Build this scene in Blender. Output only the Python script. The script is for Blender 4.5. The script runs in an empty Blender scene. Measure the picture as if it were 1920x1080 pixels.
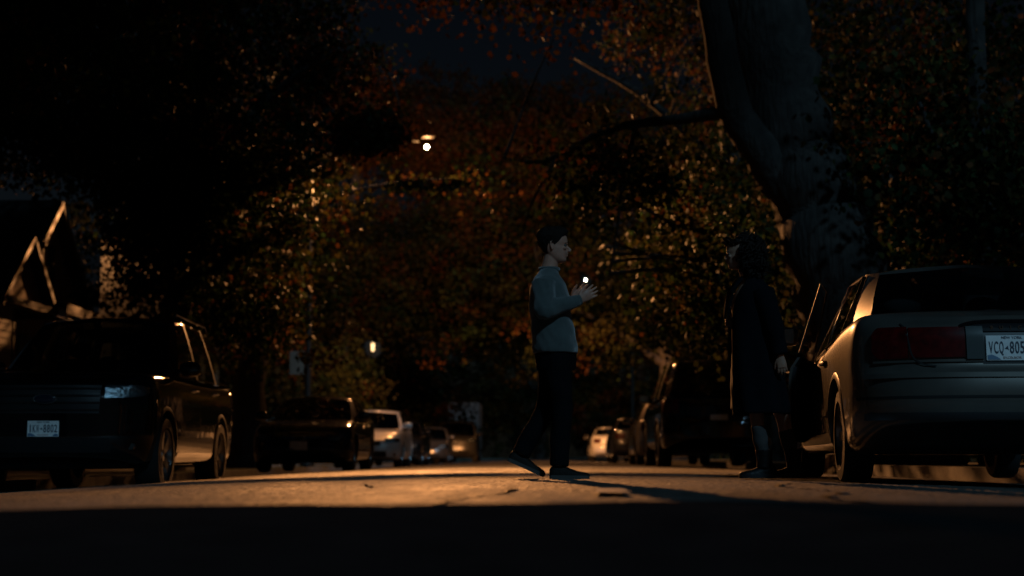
import bpy, bmesh, math, random
import numpy as np
from mathutils import Vector, Matrix, Euler

SC = bpy.context.scene
COL = SC.collection
R = math.radians

# ------------------------------------------------------------------ camera, sky, moon, exposure
CAM_Z = 0.137
cam_d = bpy.data.cameras.new('camera')
cam = bpy.data.objects.new('camera', cam_d)
COL.objects.link(cam)
cam.location = (0, 0, CAM_Z)
cam.rotation_euler = (R(90 + 6.54), 0, R(0.83))
cam_d.sensor_width = 36.0
cam_d.lens = 52.0
cam_d.clip_start = 0.05
cam_d.clip_end = 2000
cam_d.dof.use_dof = True
cam_d.dof.focus_distance = 10.5
cam_d.dof.aperture_fstop = 1.5
SC.camera = cam

MOON_EL, MOON_AZ = 36.0, 157.0      # azimuth measured clockwise from +Y: behind the camera
w = bpy.data.worlds.new("World"); SC.world = w; w.use_nodes = True
wn = w.node_tree.nodes; wn.clear()
sky = wn.new('ShaderNodeTexSky'); sky.sky_type = 'NISHITA'; sky.sun_disc = False
sky.sun_elevation = R(MOON_EL); sky.sun_rotation = R(MOON_AZ)
bg = wn.new('ShaderNodeBackground'); bg.inputs['Strength'].default_value = 0.0008
wo = wn.new('ShaderNodeOutputWorld')
w.node_tree.links.new(sky.outputs[0], bg.inputs[0]); w.node_tree.links.new(bg.outputs[0], wo.inputs[0])

md = bpy.data.lights.new('moon', 'SUN'); md.energy = 0.60; md.angle = R(3.0); md.color = (0.36, 0.72, 1.0)
moon = bpy.data.objects.new('moon', md); COL.objects.link(moon)
_az, _el = R(MOON_AZ), R(MOON_EL)
_dir = Vector((math.sin(_az) * math.cos(_el), math.cos(_az) * math.cos(_el), math.sin(_el)))
moon.rotation_euler = _dir.to_track_quat('Z', 'Y').to_euler()

SC.view_settings.view_transform = 'Standard'
SC.view_settings.look = 'None'
SC.view_settings.exposure = 0.0
SC.view_settings.gamma = 1.0
SC.view_settings.use_curve_mapping = False
SC.cycles.max_bounces = 6
SC.cycles.transparent_max_bounces = 12
SC.cycles.sample_clamp_indirect = 3.0
SC.cycles.use_denoising = True

LAMP = Vector((-3.0, 41.0, 8.85))          # the lit street lamp over the road
LAMP_POWER = 29000.0
LAMP_COL = (1.0, 0.40, 0.125)

CAM_M = Matrix.Translation(cam.location) @ cam.rotation_euler.to_matrix().to_4x4()
F_PX = 1920 * 52.0 / 36.0
def at(px, py, Y):
    """world point seen at photo pixel (1920x1080) whose world Y is given"""
    d = CAM_M.to_3x3() @ Vector(((px - 960) / F_PX, -(py - 540) / F_PX, -1.0))
    t = Y / d.y
    return Vector(cam.location) + d * t

def gz(x):                                  # crowned road surface
    return -0.006 * (x - 0.5) ** 2

# ------------------------------------------------------------------ materials
MATS = {}
def mat(name, col=(0.5, 0.5, 0.5), rough=0.5, metal=0.0, spec=0.5, coat=0.0, coat_rough=0.04, var=0.0, vscale=6.0,
        bump=0.0, bscale=40.0, sheen=0.0, sss=0.0):
    if name in MATS: return MATS[name]
    m = bpy.data.materials.new(name); m.use_nodes = True
    nt = m.node_tree; b = nt.nodes['Principled BSDF']
    b.inputs['Base Color'].default_value = (*col, 1)
    b.inputs['Roughness'].default_value = rough
    b.inputs['Metallic'].default_value = metal
    b.inputs['Specular IOR Level'].default_value = spec
    b.inputs['Coat Weight'].default_value = coat
    b.inputs['Coat Roughness'].default_value = coat_rough
    b.inputs['Sheen Weight'].default_value = sheen
    if sss:
        b.inputs['Subsurface Weight'].default_value = sss
        b.inputs['Subsurface Radius'].default_value = (0.012, 0.005, 0.003)
    if var or bump:
        tc = nt.nodes.new('ShaderNodeTexCoord')
    if var:
        n = nt.nodes.new('ShaderNodeTexNoise'); n.inputs['Scale'].default_value = vscale; n.inputs['Detail'].default_value = 6
        nt.links.new(tc.outputs['Object'], n.inputs['Vector'])
        r = nt.nodes.new('ShaderNodeMapRange'); r.inputs[1].default_value = 0.3; r.inputs[2].default_value = 0.7
        r.inputs[3].default_value = 1 - var; r.inputs[4].default_value = 1 + var
        nt.links.new(n.outputs[0], r.inputs[0])
        mx = nt.nodes.new('ShaderNodeVectorMath'); mx.operation = 'SCALE'
        mx.inputs[0].default_value = col
        nt.links.new(r.outputs[0], mx.inputs['Scale']); nt.links.new(mx.outputs[0], b.inputs['Base Color'])
    if bump:
        n2 = nt.nodes.new('ShaderNodeTexNoise'); n2.inputs['Scale'].default_value = bscale; n2.inputs['Detail'].default_value = 4
        nt.links.new(tc.outputs['Object'], n2.inputs['Vector'])
        bp = nt.nodes.new('ShaderNodeBump'); bp.inputs['Strength'].default_value = bump; bp.inputs['Distance'].default_value = 0.02
        nt.links.new(n2.outputs[0], bp.inputs['Height']); nt.links.new(bp.outputs[0], b.inputs['Normal'])
    MATS[name] = m
    return m

def paint(name, col, metal=0.5, rough=0.38, dirt=0.25):
    if name in MATS: return MATS[name]
    m = mat(name, col, rough, metal, 0.5, 1.0, 0.05, dirt, 3.0)
    nt = m.node_tree; b = nt.nodes['Principled BSDF']
    tc = nt.nodes.new('ShaderNodeTexCoord')
    n = nt.nodes.new('ShaderNodeTexNoise'); n.inputs['Scale'].default_value = 9; n.inputs['Detail'].default_value = 8
    nt.links.new(tc.outputs['Object'], n.inputs['Vector'])
    r = nt.nodes.new('ShaderNodeMapRange'); r.inputs[1].default_value = 0.35; r.inputs[2].default_value = 0.75
    r.inputs[3].default_value = 0.02; r.inputs[4].default_value = 0.08
    nt.links.new(n.outputs[0], r.inputs[0]); nt.links.new(r.outputs[0], b.inputs['Coat Roughness'])
    n3 = nt.nodes.new('ShaderNodeTexNoise'); n3.inputs['Scale'].default_value = 7; n3.inputs['Detail'].default_value = 2
    nt.links.new(tc.outputs['Object'], n3.inputs['Vector'])
    bp = nt.nodes.new('ShaderNodeBump'); bp.inputs['Strength'].default_value = 0.10; bp.inputs['Distance'].default_value = 0.02
    nt.links.new(n3.outputs[0], bp.inputs['Height']); nt.links.new(bp.outputs[0], b.inputs['Coat Normal'])
    return m

def glass(name, tint=(0.55, 0.6, 0.6), rough=0.0):
    if name in MATS: return MATS[name]
    m = bpy.data.materials.new(name); m.use_nodes = True
    nt = m.node_tree; nt.nodes.clear()
    o = nt.nodes.new('ShaderNodeOutputMaterial'); mx = nt.nodes.new('ShaderNodeMixShader')
    t = nt.nodes.new('ShaderNodeBsdfTransparent'); t.inputs[0].default_value = (*tint, 1)
    g = nt.nodes.new('ShaderNodeBsdfGlossy'); g.inputs['Roughness'].default_value = 0.015 + rough
    f = nt.nodes.new('ShaderNodeFresnel'); f.inputs[0].default_value = 1.5
    nt.links.new(f.outputs[0], mx.inputs[0]); nt.links.new(t.outputs[0], mx.inputs[1]); nt.links.new(g.outputs[0], mx.inputs[2])
    nt.links.new(mx.outputs[0], o.inputs[0])
    MATS[name] = m
    return m

def emit(name, col, strength):
    if name in MATS: return MATS[name]
    m = bpy.data.materials.new(name); m.use_nodes = True
    nt = m.node_tree; nt.nodes.clear()
    o = nt.nodes.new('ShaderNodeOutputMaterial'); e = nt.nodes.new('ShaderNodeEmission')
    e.inputs[0].default_value = (*col, 1); e.inputs[1].default_value = strength
    nt.links.new(e.outputs[0], o.inputs[0]); MATS[name] = m
    return m

def leaf_mat(name, transl=0.42):
    """colour from the per-leaf attribute 'tint' (each leaf's own colour), thin and translucent"""
    if name in MATS: return MATS[name]
    m = bpy.data.materials.new(name); m.use_nodes = True
    nt = m.node_tree; nt.nodes.clear()
    o = nt.nodes.new('ShaderNodeOutputMaterial')
    a = nt.nodes.new('ShaderNodeAttribute'); a.attribute_name = 'tint'
    d = nt.nodes.new('ShaderNodeBsdfPrincipled'); d.inputs['Roughness'].default_value = 0.6
    d.inputs['Specular IOR Level'].default_value = 0.10
    t = nt.nodes.new('ShaderNodeBsdfTranslucent')
    mx = nt.nodes.new('ShaderNodeMixShader'); mx.inputs[0].default_value = transl
    nt.links.new(a.outputs['Color'], d.inputs['Base Color']); nt.links.new(a.outputs['Color'], t.inputs[0])
    nt.links.new(d.outputs[0], mx.inputs[1]); nt.links.new(t.outputs[0], mx.inputs[2]); nt.links.new(mx.outputs[0], o.inputs[0])
    MATS[name] = m
    return m

def asphalt():
    m = bpy.data.materials.new('asphalt'); m.use_nodes = True
    nt = m.node_tree; b = nt.nodes['Principled BSDF']; L = nt.links
    g = nt.nodes.new('ShaderNodeNewGeometry')
    def noise(s, det=5, rough=0.6, vec=None):
        n = nt.nodes.new('ShaderNodeTexNoise'); n.inputs['Scale'].default_value = s; n.inputs['Detail'].default_value = det
        n.inputs['Roughness'].default_value = rough
        L.new(vec or g.outputs['Position'], n.inputs['Vector']); return n
    # stretched along the street: wheel tracks and worn lanes
    mp = nt.nodes.new('ShaderNodeMapping'); mp.inputs['Scale'].default_value = (1.0, 0.22, 1.0)
    L.new(g.outputs['Position'], mp.inputs['Vector'])
    big = noise(1.3, 7, 0.65, mp.outputs[0]); fine = noise(38, 3); vor = nt.nodes.new('ShaderNodeTexVoronoi')
    vor.inputs['Scale'].default_value = 75; L.new(g.outputs['Position'], vor.inputs['Vector'])
    ramp = nt.nodes.new('ShaderNodeValToRGB'); e = ramp.color_ramp.elements
    e[0].position = 0.36; e[0].color = (0.032, 0.030, 0.028, 1); e[1].position = 0.64; e[1].color = (0.105, 0.096, 0.086, 1)
    L.new(big.outputs[0], ramp.inputs[0])
    mul = nt.nodes.new('ShaderNodeMix'); mul.data_type = 'RGBA'; mul.blend_type = 'MULTIPLY'; mul.inputs[0].default_value = 0.85
    r2 = nt.nodes.new('ShaderNodeMapRange'); r2.inputs[1].default_value = 0.3; r2.inputs[2].default_value = 0.75
    r2.inputs[3].default_value = 0.35; r2.inputs[4].default_value = 1.6; L.new(fine.outputs[0], r2.inputs[0])
    L.new(ramp.outputs[0], mul.inputs[6]); L.new(r2.outputs[0], mul.inputs[7]); L.new(mul.outputs[2], b.inputs['Base Color'])
    rr = nt.nodes.new('ShaderNodeMapRange'); rr.inputs[1].default_value = 0.3; rr.inputs[2].default_value = 0.7
    rr.inputs[3].default_value = 0.58; rr.inputs[4].default_value = 0.82
    L.new(big.outputs[0], rr.inputs[0]); L.new(rr.outputs[0], b.inputs['Roughness'])
    b.inputs['Specular IOR Level'].default_value = 0.4
    bp = nt.nodes.new('ShaderNodeBump'); bp.inputs['Strength'].default_value = 0.55; bp.inputs['Distance'].default_value = 0.006
    add = nt.nodes.new('ShaderNodeMath'); add.operation = 'ADD'
    L.new(vor.outputs['Distance'], add.inputs[0]); L.new(fine.outputs[0], add.inputs[1])
    mid = noise(6, 3); add2 = nt.nodes.new('ShaderNodeMath'); add2.operation = 'MULTIPLY_ADD'; add2.inputs[1].default_value = 1.2
    L.new(mid.outputs[0], add2.inputs[0]); L.new(add.outputs[0], add2.inputs[2])
    L.new(add2.outputs[0], bp.inputs['Height']); L.new(bp.outputs[0], b.inputs['Normal'])
    MATS['asphalt'] = m
    return m
asphalt()

def bark_mat():
    m = mat('bark', (0.026, 0.022, 0.019), 0.9, var=0.45, vscale=5)
    nt = m.node_tree; b = nt.nodes['Principled BSDF']
    g = nt.nodes.new('ShaderNodeNewGeometry'); mp = nt.nodes.new('ShaderNodeMapping'); mp.inputs['Scale'].default_value = (1, 1, 0.16)
    n = nt.nodes.new('ShaderNodeTexNoise'); n.inputs['Scale'].default_value = 16; n.inputs['Detail'].default_value = 7
    nt.links.new(g.outputs['Position'], mp.inputs[0]); nt.links.new(mp.outputs[0], n.inputs['Vector'])
    bp = nt.nodes.new('ShaderNodeBump'); bp.inputs['Strength'].default_value = 1.0; bp.inputs['Distance'].default_value = 0.06
    nt.links.new(n.outputs[0], bp.inputs['Height']); nt.links.new(bp.outputs[0], b.inputs['Normal'])
    return m
BARK = bark_mat()
LEAF = leaf_mat('leaf')

BLACK = mat('black_plastic', (0.012, 0.012, 0.013), 0.45)
RUBBER = mat('tyre_rubber', (0.014, 0.014, 0.015), 0.75, bump=0.3, bscale=120)
CHROME = mat('chrome', (0.75, 0.76, 0.78), 0.10, 1.0)
ALLOY = mat('alloy', (0.42, 0.43, 0.44), 0.28, 0.95, var=0.2, vscale=14)
DARK = mat('dark_interior', (0.018, 0.018, 0.02), 0.85)
GLASS = glass('car_glass', (0.30, 0.34, 0.34))
GLASS_CLEAR = glass('clear_glass', (0.62, 0.68, 0.68))
LENS = glass('lamp_lens', (0.75, 0.8, 0.82), 0.02)
REFLECTOR = mat('lamp_reflector', (0.55, 0.58, 0.6), 0.22, 0.9, bump=0.5, bscale=30)
RED = mat('red_lens', (0.065, 0.002, 0.002), 0.3, 0.0, 0.3, 1.0, 0.04, var=0.5, vscale=20)
AMBER = mat('amber_lens', (0.4, 0.12, 0.01), 0.15, 0.0, 0.6, 1.0)
CLEARL = mat('reverse_lens', (0.09, 0.105, 0.105), 0.2, 0.2, 0.6, 1.0, 0.03)
PLATE = mat('plate_white', (0.86, 0.88, 0.88), 0.35, spec=0.6, var=0.08, vscale=30)
PLATE_INK = mat('plate_navy_ink', (0.012, 0.02, 0.05), 0.5)
PLATE_RED = mat('plate_faded_print', (0.40, 0.24, 0.20), 0.5)
PLATE_BLUE = mat('plate_blue_art', (0.13, 0.22, 0.34), 0.5)

# ------------------------------------------------------------------ mesh helpers
def link(o, parent=None):
    COL.objects.link(o)
    if parent is not None: o.parent = parent
    return o

class MB:
    def __init__(s): s.v = []; s.f = []; s.n = 0
    def add(s, verts, faces):
        verts = [tuple(map(float, p)) for p in verts]
        s.v += verts; s.f += [tuple(int(i) + s.n for i in f) for f in faces]; s.n += len(verts); return s
    def box(s, lo, hi):
        (x0, y0, z0), (x1, y1, z1) = lo, hi
        return s.add([(x0,y0,z0),(x1,y0,z0),(x1,y1,z0),(x0,y1,z0),(x0,y0,z1),(x1,y0,z1),(x1,y1,z1),(x0,y1,z1)],
                     [(3,2,1,0),(4,5,6,7),(0,1,5,4),(1,2,6,5),(2,3,7,6),(3,0,4,7)])
    def prism(s, pts, off):
        """closed polygon pts (3D, planar) extruded by vector off"""
        n = len(pts); off = Vector(off); p = [Vector(q) for q in pts]
        return s.add(p + [q + off for q in p], [tuple(range(n))[::-1], tuple(range(n, 2 * n))] + [(i, (i + 1) % n, n + (i + 1) % n, n + i) for i in range(n)])
    def grid(s, G, close_u=False):
        """G[i][j] points"""
        G = np.asarray(G, float); a, b = G.shape[:2]
        f = []
        for i in range(a - 1):
            for j in range(b - 1 if not close_u else b):
                k = (j + 1) % b
                f.append((i * b + j, i * b + k, (i + 1) * b + k, (i + 1) * b + j))
        return s.add(G.reshape(-1, 3), f)
    def tube(s, pts, rad, seg=10, caps=True, up=None):
        """pts list, rad scalar list or list of (ra, rb); frames follow the path"""
        P = [Vector(p) for p in pts]; n = len(P); rings = []; prev = None
        for i in range(n):
            t = (P[min(i + 1, n - 1)] - P[max(i - 1, 0)])
            if t.length < 1e-9: t = Vector((0, 0, 1))
            t.normalize()
            if prev is None:
                ref = Vector(up) if up is not None else (Vector((0, 1, 0)) if abs(t.y) < 0.9 else Vector((1, 0, 0)))
                a = (ref - t * ref.dot(t)).normalized()
            else:
                a = (prev - t * prev.dot(t)).normalized()
            prev = a; b = t.cross(a)
            r = rad[i] if hasattr(rad, '__len__') else rad
            ra, rb = (r if hasattr(r, '__len__') else (r, r))
            rings.append([P[i] + a * (ra * math.cos(q)) + b * (rb * math.sin(q)) for q in [2 * math.pi * k / seg for k in range(seg)]])
        base = s.n
        s.grid(rings, True)
        if caps:
            s.f.append(tuple(base + k for k in range(seg))[::-1]); s.f.append(tuple(base + (n - 1) * seg + k for k in range(seg)))
        return s
    def lathe(s, prof, seg=24, axis='x', center=(0, 0, 0)):
        """prof list of (r, h); spun about axis through center"""
        c = Vector(center); rings = []
        for k in range(seg):
            q = 2 * math.pi * k / seg; row = []
            for r, h in prof:
                u, v = r * math.cos(q), r * math.sin(q)
                row.append(c + (Vector((h, u, v)) if axis == 'x' else Vector((u, v, h)) if axis == 'z' else Vector((u, h, v))))
            rings.append(row)
        rings.append(rings[0])
        return s.grid(rings)
    def ball(s, c, r, seg=12, rings=8):
        r = r if hasattr(r, '__len__') else (r, r, r)
        G = []
        for i in range(rings + 1):
            p = math.pi * i / rings
            G.append([(c[0] + r[0] * math.sin(p) * math.cos(q), c[1] + r[1] * math.sin(p) * math.sin(q), c[2] + r[2] * math.cos(p)) for q in [2 * math.pi * k / seg for k in range(seg)]])
        return s.grid(G, True)
    def mesh(s, name, smooth=True, weld=0.0, fix=True):
        me = bpy.data.meshes.new(name); me.from_pydata(s.v, [], s.f)
        if weld or fix:
            bm = bmesh.new(); bm.from_mesh(me)
            if weld: bmesh.ops.remove_doubles(bm, verts=bm.verts, dist=weld)
            if fix: bmesh.ops.recalc_face_normals(bm, faces=bm.faces)
            bm.to_mesh(me); bm.free()
        if smooth: me.polygons.foreach_set('use_smooth', [True] * len(me.polygons))
        me.update(); return me
    def obj(s, name, m, parent=None, smooth=False, weld=0.0, fix=True, loc=None, angle=40):
        me = s.mesh(name, smooth, weld, fix)
        if smooth and angle: me.set_sharp_from_angle(angle=R(angle))
        for q in (m if isinstance(m, (list, tuple)) else [m]): me.materials.append(q)
        o = link(bpy.data.objects.new(name, me), parent)
        if loc is not None: o.location = loc
        return o

def tag(o, label=None, cat=None, group=None, kind=None):
    for k, v in (('label', label), ('category', cat), ('group', group), ('kind', kind)):
        if v: o[k] = v
    return o
def empty(name, loc=(0, 0, 0), rz=0.0):
    o = bpy.data.objects.new(name, None); COL.objects.link(o); o.location = loc; o.rotation_euler = (0, 0, rz); o.empty_display_size = 0.2
    return o
def baked(o):
    """replace the object's mesh by its modifier result"""
    dg = bpy.context.evaluated_depsgraph_get(); dg.update()
    me = bpy.data.meshes.new_from_object(o.evaluated_get(dg)); o.modifiers.clear(); o.data = me
    return o
def crom(P, sub=4):
    """Catmull-Rom through rows of P"""
    P = np.asarray(P, float); n = len(P); out = []
    for i in range(n - 1):
        p0 = P[max(i - 1, 0)]; p1 = P[i]; p2 = P[i + 1]; p3 = P[min(i + 2, n - 1)]
        for k in range(sub):
            t = k / sub
            out.append(0.5 * (2 * p1 + (p2 - p0) * t + (2 * p0 - 5 * p1 + 4 * p2 - p3) * t * t + (3 * p1 - p0 - 3 * p2 + p3) * t ** 3))
    out.append(P[-1]); return np.array(out)
def lerp(a, b, t): return a + (b - a) * t
def interp(x, pts):
    xs = [p[0] for p in pts]; ys = [p[1] for p in pts]
    return float(np.interp(x, xs, ys))

# ------------------------------------------------------------------ ground, road, pavements
GRASS = mat('lawn_grass', (0.035, 0.05, 0.018), 0.9, var=0.4, vscale=3, bump=0.8, bscale=60)
CONC = mat('concrete', (0.26, 0.25, 0.23), 0.85, var=0.3, vscale=4, bump=0.3, bscale=50)
KX0, KX1 = -5.95, 4.30
tag(MB().add([(-500, -120, -0.34), (500, -120, -0.34), (500, 900, -0.34), (-500, 900, -0.34)], [(0, 1, 2, 3)]).obj('ground', GRASS), kind='structure')
ys = np.concatenate([np.linspace(-12, 4, 9), np.arange(4.1, 14, 0.045), np.arange(14, 45, 0.2), np.linspace(45.5, 300, 40)])
xs = np.arange(KX0, KX1 + 0.001, 0.020); xs[-1] = KX1
def relief(xs, ys, seed=9):
    # worn, uneven asphalt: everything lies at or below the nominal surface
    rng = np.random.default_rng(seed); X, Y = np.meshgrid(xs, ys); D = np.zeros_like(X)
    for cx, cy, a in ((2.2, 3.2, .0045), (.55, .8, .0035), (.16, .22, .0022), (.06, .10, .0018)):
        t = rng.random((int(330 / cy) + 4, int(12 / cx) + 4)); u = (X - KX0) / cx; v = (Y + 12) / cy
        i, j = np.floor(u).astype(int), np.floor(v).astype(int); fu, fv = u - i, v - j; fu, fv = fu * fu * (3 - 2 * fu), fv * fv * (3 - 2 * fv)
        D += a * ((t[j, i] * (1 - fu) + t[j, i + 1] * fu) * (1 - fv) + (t[j + 1, i] * (1 - fu) + t[j + 1, i + 1] * fu) * fv - 1)
    return D - .0075 * rng.random(D.shape) ** 0.6
Z = gz(xs)[None, :] + relief(xs, ys)
tag(MB().grid(np.stack([np.broadcast_to(xs, Z.shape), np.broadcast_to(ys[:, None], Z.shape), Z], 2)).obj('road', MATS['asphalt'], smooth=True, fix=False, angle=0), kind='structure')
def strip(name, x0, x1, z0, z1, m, y0=-12, y1=300):
    o = MB().box((x0, y0, z0), (x1, y1, z1)).obj(name, m); tag(o, kind='structure'); return o
zl, zr = gz(KX0), gz(KX1)
strip('kerb_west', KX0 - 0.16, KX0, zl - 0.2, zl + 0.13, CONC)
strip('kerb_east', KX1, KX1 + 0.16, zr - 0.2, zr + 0.13, CONC)
strip('verge_west', KX0 - 1.5, KX0 - 0.162, -0.33, zl + 0.126, GRASS)
strip('verge_east', KX1 + 0.162, KX1 + 1.5, -0.33, zr + 0.126, GRASS)
for nm, x0, z in (('pavement_west', KX0 - 3.0, zl + 0.135), ('pavement_east', KX1 + 1.5, zr + 0.135)):
    strip(nm, x0, x0 + 1.498, -0.33, z, CONC)
strip('lawn_west', -60, KX0 - 3.002, -0.33, zl + 0.14, GRASS)
strip('lawn_east', KX1 + 3.0, 60, -0.33, zr + 0.14, GRASS)

def road_sheet(name, poly, m, lift=0.004, nx=14, ny=14):
    """a flush sheet on the crowned road: four corners, bilinear"""
    a, b, c, d = [np.array(p, float) for p in poly]
    G = []
    rng = np.random.default_rng(len(name) * 7 + int(abs(a[0]) * 100))
    for i in range(ny + 1):
        v = i / ny; row = []
        for j in range(nx + 1):
            u = j / nx; p = (a * (1 - u) + b * u) * (1 - v) + (d * (1 - u) + c * u) * v
            if i in (0, ny) or j in (0, nx): p = p + rng.normal(0, 0.02, 2) * min(1, abs(b[0] - a[0])) + (np.array([0, .12 * math.sin(j * .8) + rng.normal(0, .06)]) if i == ny and abs(b[0] - a[0]) > 2 else 0)
            row.append((p[0], p[1], gz(p[0]) + lift))
        G.append(row)
    return tag(MB().grid(G).obj(name, m, smooth=True), kind='structure')
ROAD_SHADE = mat('painted_road_shade', (0.018, 0.018, 0.019), 0.97, spec=0.03, var=0.35, vscale=5, bump=0.7, bscale=70)
_b = ROAD_SHADE.node_tree.nodes['Principled BSDF']; _b.inputs['IOR'].default_value = 1.0     # no sheen, so the sheet stays dark
road_sheet('road_patch', [(-5.6, -6), (4.2, -6), (4.2, 4.45), (-5.6, 4.6)], ROAD_SHADE, 0.004, 40, 20)  # added sheet: its dark colour stands in for darkness on the near road
WORN = mat('worn_white_road_paint', (0.12, 0.13, 0.14), 0.6, var=0.4, vscale=18, bump=0.3, bscale=60)
road_sheet('road_marking', [(0.235, 5.65), (0.365, 5.62), (0.385, 6.35), (0.27, 6.4)], WORN, 0.008)
TAR = mat('tar_seam', (0.012, 0.012, 0.013), 0.8)
for pts in ([(-0.42, 4.3), (-0.31, 4.9), (-0.27, 5.6), (-0.12, 6.4), (-0.1, 7.2)], [(1.15, 4.6), (1.1, 5.6), (1.35, 6.6), (1.3, 7.9), (1.55, 9.0)]):
    P = crom(np.array([(x, y, gz(x)) for x, y in pts]), 6); G = []
    rng = np.random.default_rng(int(pts[0][1] * 10))
    for p in P:
        h = 0.012 + rng.uniform(0, 0.014); G.append([(p[0] - h, p[1], gz(p[0]) + 0.004), (p[0] + h, p[1], gz(p[0]) + 0.004)])
    tag(MB().grid(G).obj('road_tar_seam', TAR), kind='structure')

# ------------------------------------------------------------------ street lamps
POLE = mat('galvanised_pole', (0.010, 0.013, 0.013), 0.6, 0.3, var=0.2)
HEAD = mat('lamp_housing', (0.008, 0.008, 0.008), 0.5, 0.3)
def street_lamp(label, base, head, power, glow, lens_r=0.16, sign=False):
    bx, by, bz = base
    root = tag(empty('street_lamp', base), label, 'street lamp', 'street lamps along the road')
    H = Vector(head) - Vector(base)
    MB().tube([(0, 0, 0), (0, 0, H.z * 0.5), (0, 0, H.z + 0.1)], [0.10, 0.08, 0.06], 12).obj('pole', POLE, root, True)
    MB().lathe([(0.0, 0.02), (0.2, 0.02), (0.2, 0.2), (0.13, 0.3), (0.0, 0.3)], 14, 'z').obj('base_cover', POLE, root, True)
    A = Vector((0, 0, H.z - 0.35))
    MB().tube([A, A + Vector((H.x * 0.4, H.y * 0.4, 0.42)), Vector((H.x * 0.8, H.y * 0.8, H.z + 0.2)), Vector((H.x * 0.93, H.y * 0.93, H.z + 0.17))], [0.045, 0.04, 0.035, 0.03], 10).obj('arm', POLE, root, True)
    hd = MB().ball((H.x, H.y, H.z + 0.30), (0.24, 0.12, 0.06), 18, 8).obj('lamp_head', HEAD, root, True)
    MB().ball((H.x, H.y, H.z), (lens_r, lens_r, lens_r), 20, 14).obj('lens', emit('lamp_glow' + str(glow), (1.0, 0.93, 0.62), glow), hd, True)
    if sign:
        MB().box((-0.52, -0.03, 2.55), (-0.12, -0.005, 3.2)).obj('notice_board', mat('grey_sign_back', (0.16, 0.13, 0.10), 0.6), root)
        MB().tube([(0, 0, 2.75), (-0.3, -0.001, 2.75)], 0.012, 6).obj('bracket', POLE, root)
        MB().box((0.10, -0.08, 1.35), (0.22, 0.08, 1.7)).obj('control_box', POLE, root)
    ld = bpy.data.lights.new('street_lamp_light', 'POINT'); ld.energy = power; ld.color = LAMP_COL; ld.shadow_soft_size = 0.14
    # roadway luminaire: most light thrown along the street, little straight down, little above the horizon
    ld.use_nodes = True; nt = ld.node_tree; em = nt.nodes['Emission']
    tc = nt.nodes.new('ShaderNodeTexCoord'); sp = nt.nodes.new('ShaderNodeSeparateXYZ'); cv = nt.nodes.new('ShaderNodeValToRGB')
    mr = nt.nodes.new('ShaderNodeMapRange'); mr.inputs[1].default_value = -1; mr.inputs[2].default_value = 1
    nt.links.new(tc.outputs['Normal'], sp.inputs[0]); nt.links.new(sp.outputs['Z'], mr.inputs[0]); nt.links.new(mr.outputs[0], cv.inputs[0])
    el = cv.color_ramp.elements; el[0].position = 0.0; el[0].color = (0.05,) * 3 + (1,)
    el[1].position = 1.0; el[1].color = (0.03,) * 3 + (1,)
    for p, v in ((0.12, 0.03), (0.26, 0.12), (0.345, 1.0), (0.372, 1.0), (0.392, 0.42), (0.43, 0.24), (0.50, 0.22), (0.61, 0.24), (0.66, 0.06), (0.80, 0.02)):
        q = el.new(p); q.color = (v, v, v, 1)
    nt.links.new(cv.outputs[0], em.inputs['Strength'])
    lo = bpy.data.objects.new('street_lamp_light', ld); COL.objects.link(lo); lo.parent = root
    lo.location = (H.x, H.y, H.z - lens_r - 0.17)
    return root
street_lamp('grey street lamp on the left kerb with an arm and a small square board', (-6.25, 41, -0.12), LAMP, LAMP_POWER, 90, 0.055, True)
L2 = at(1098, 525, 75)
street_lamp('second lit street lamp far down the road, seen just above the hands of the man', (5.0, 75, -0.05), L2, 3500, 60, 0.04)

# ------------------------------------------------------------------ trees
GREEN = [(0.016, 0.036, 0.012), (0.022, 0.042, 0.012), (0.028, 0.048, 0.014)]
OLIVE = [(0.050, 0.054, 0.014), (0.060, 0.052, 0.014), (0.042, 0.050, 0.014)]
RUST = [(0.100, 0.042, 0.014), (0.120, 0.046, 0.014), (0.080, 0.050, 0.014)]
SIGHT = [(Vector((0, 0, CAM_Z)), LAMP, 0.34), (Vector((0, 0, CAM_Z)), L2, 0.3), (Vector((0, 0, CAM_Z)), at(699, 651, 83), 0.5), (Vector((0, 0, CAM_Z)), at(70, 480, 27.5), 1.15), (LAMP, Vector((-10, 29, 4.2)), 1.6, 0.75), (LAMP, Vector((-9.3, 25.6, 2.6)), 1.2, 0.75)]

def lit_gap(P, rng):
    """the crowns over the street have openings through which the lamp reaches the road, the walkers and the parked cars"""
    keep = np.ones(len(P), bool)
    below = P[:, 2] < LAMP.z - 0.05
    t = LAMP.z / np.maximum(LAMP.z - P[:, 2], 0.05)
    gx = LAMP.x + (P[:, 0] - LAMP.x) * t; gy = LAMP.y + (P[:, 1] - LAMP.y) * t
    wob = 0.5 * np.sin(gx * 1.7 + gy * 0.6) + 0.3 * np.sin(gx * 3.1 - gy * 1.3)
    zone = (gx > -4.2) & (gx < 3.0 + wob) & (((gy > 2.2) & (gy < 13.3 + wob)) | ((gy > 15.6 + wob) & (gy < 24.5)))
    zone &= below & (P[:, 1] < LAMP.y)
    r = rng.random(len(P))
    keep &= ~(zone & (r > 0.03))
    zone2 = (gx > -9.0) & (gx <= -4.2) & (gy > 8) & (gy < 34) & below & (P[:, 1] < LAMP.y)
    keep &= ~(zone2 & (r > 0.35))
    for a, b, rad, *pr in SIGHT:
        a, b = np.array(a), np.array(b); d = b - a; L = np.linalg.norm(d); d /= L
        s = (P - a) @ d; dist = np.linalg.norm(P - a - s[:, None] * d, axis=1)
        keep &= ~((s > 0) & (s < L - 0.3) & (dist < rad * np.clip(s / L, 0.25, 1) + 0.05) & ((r < pr[0]) if pr else True))
    return keep

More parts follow.
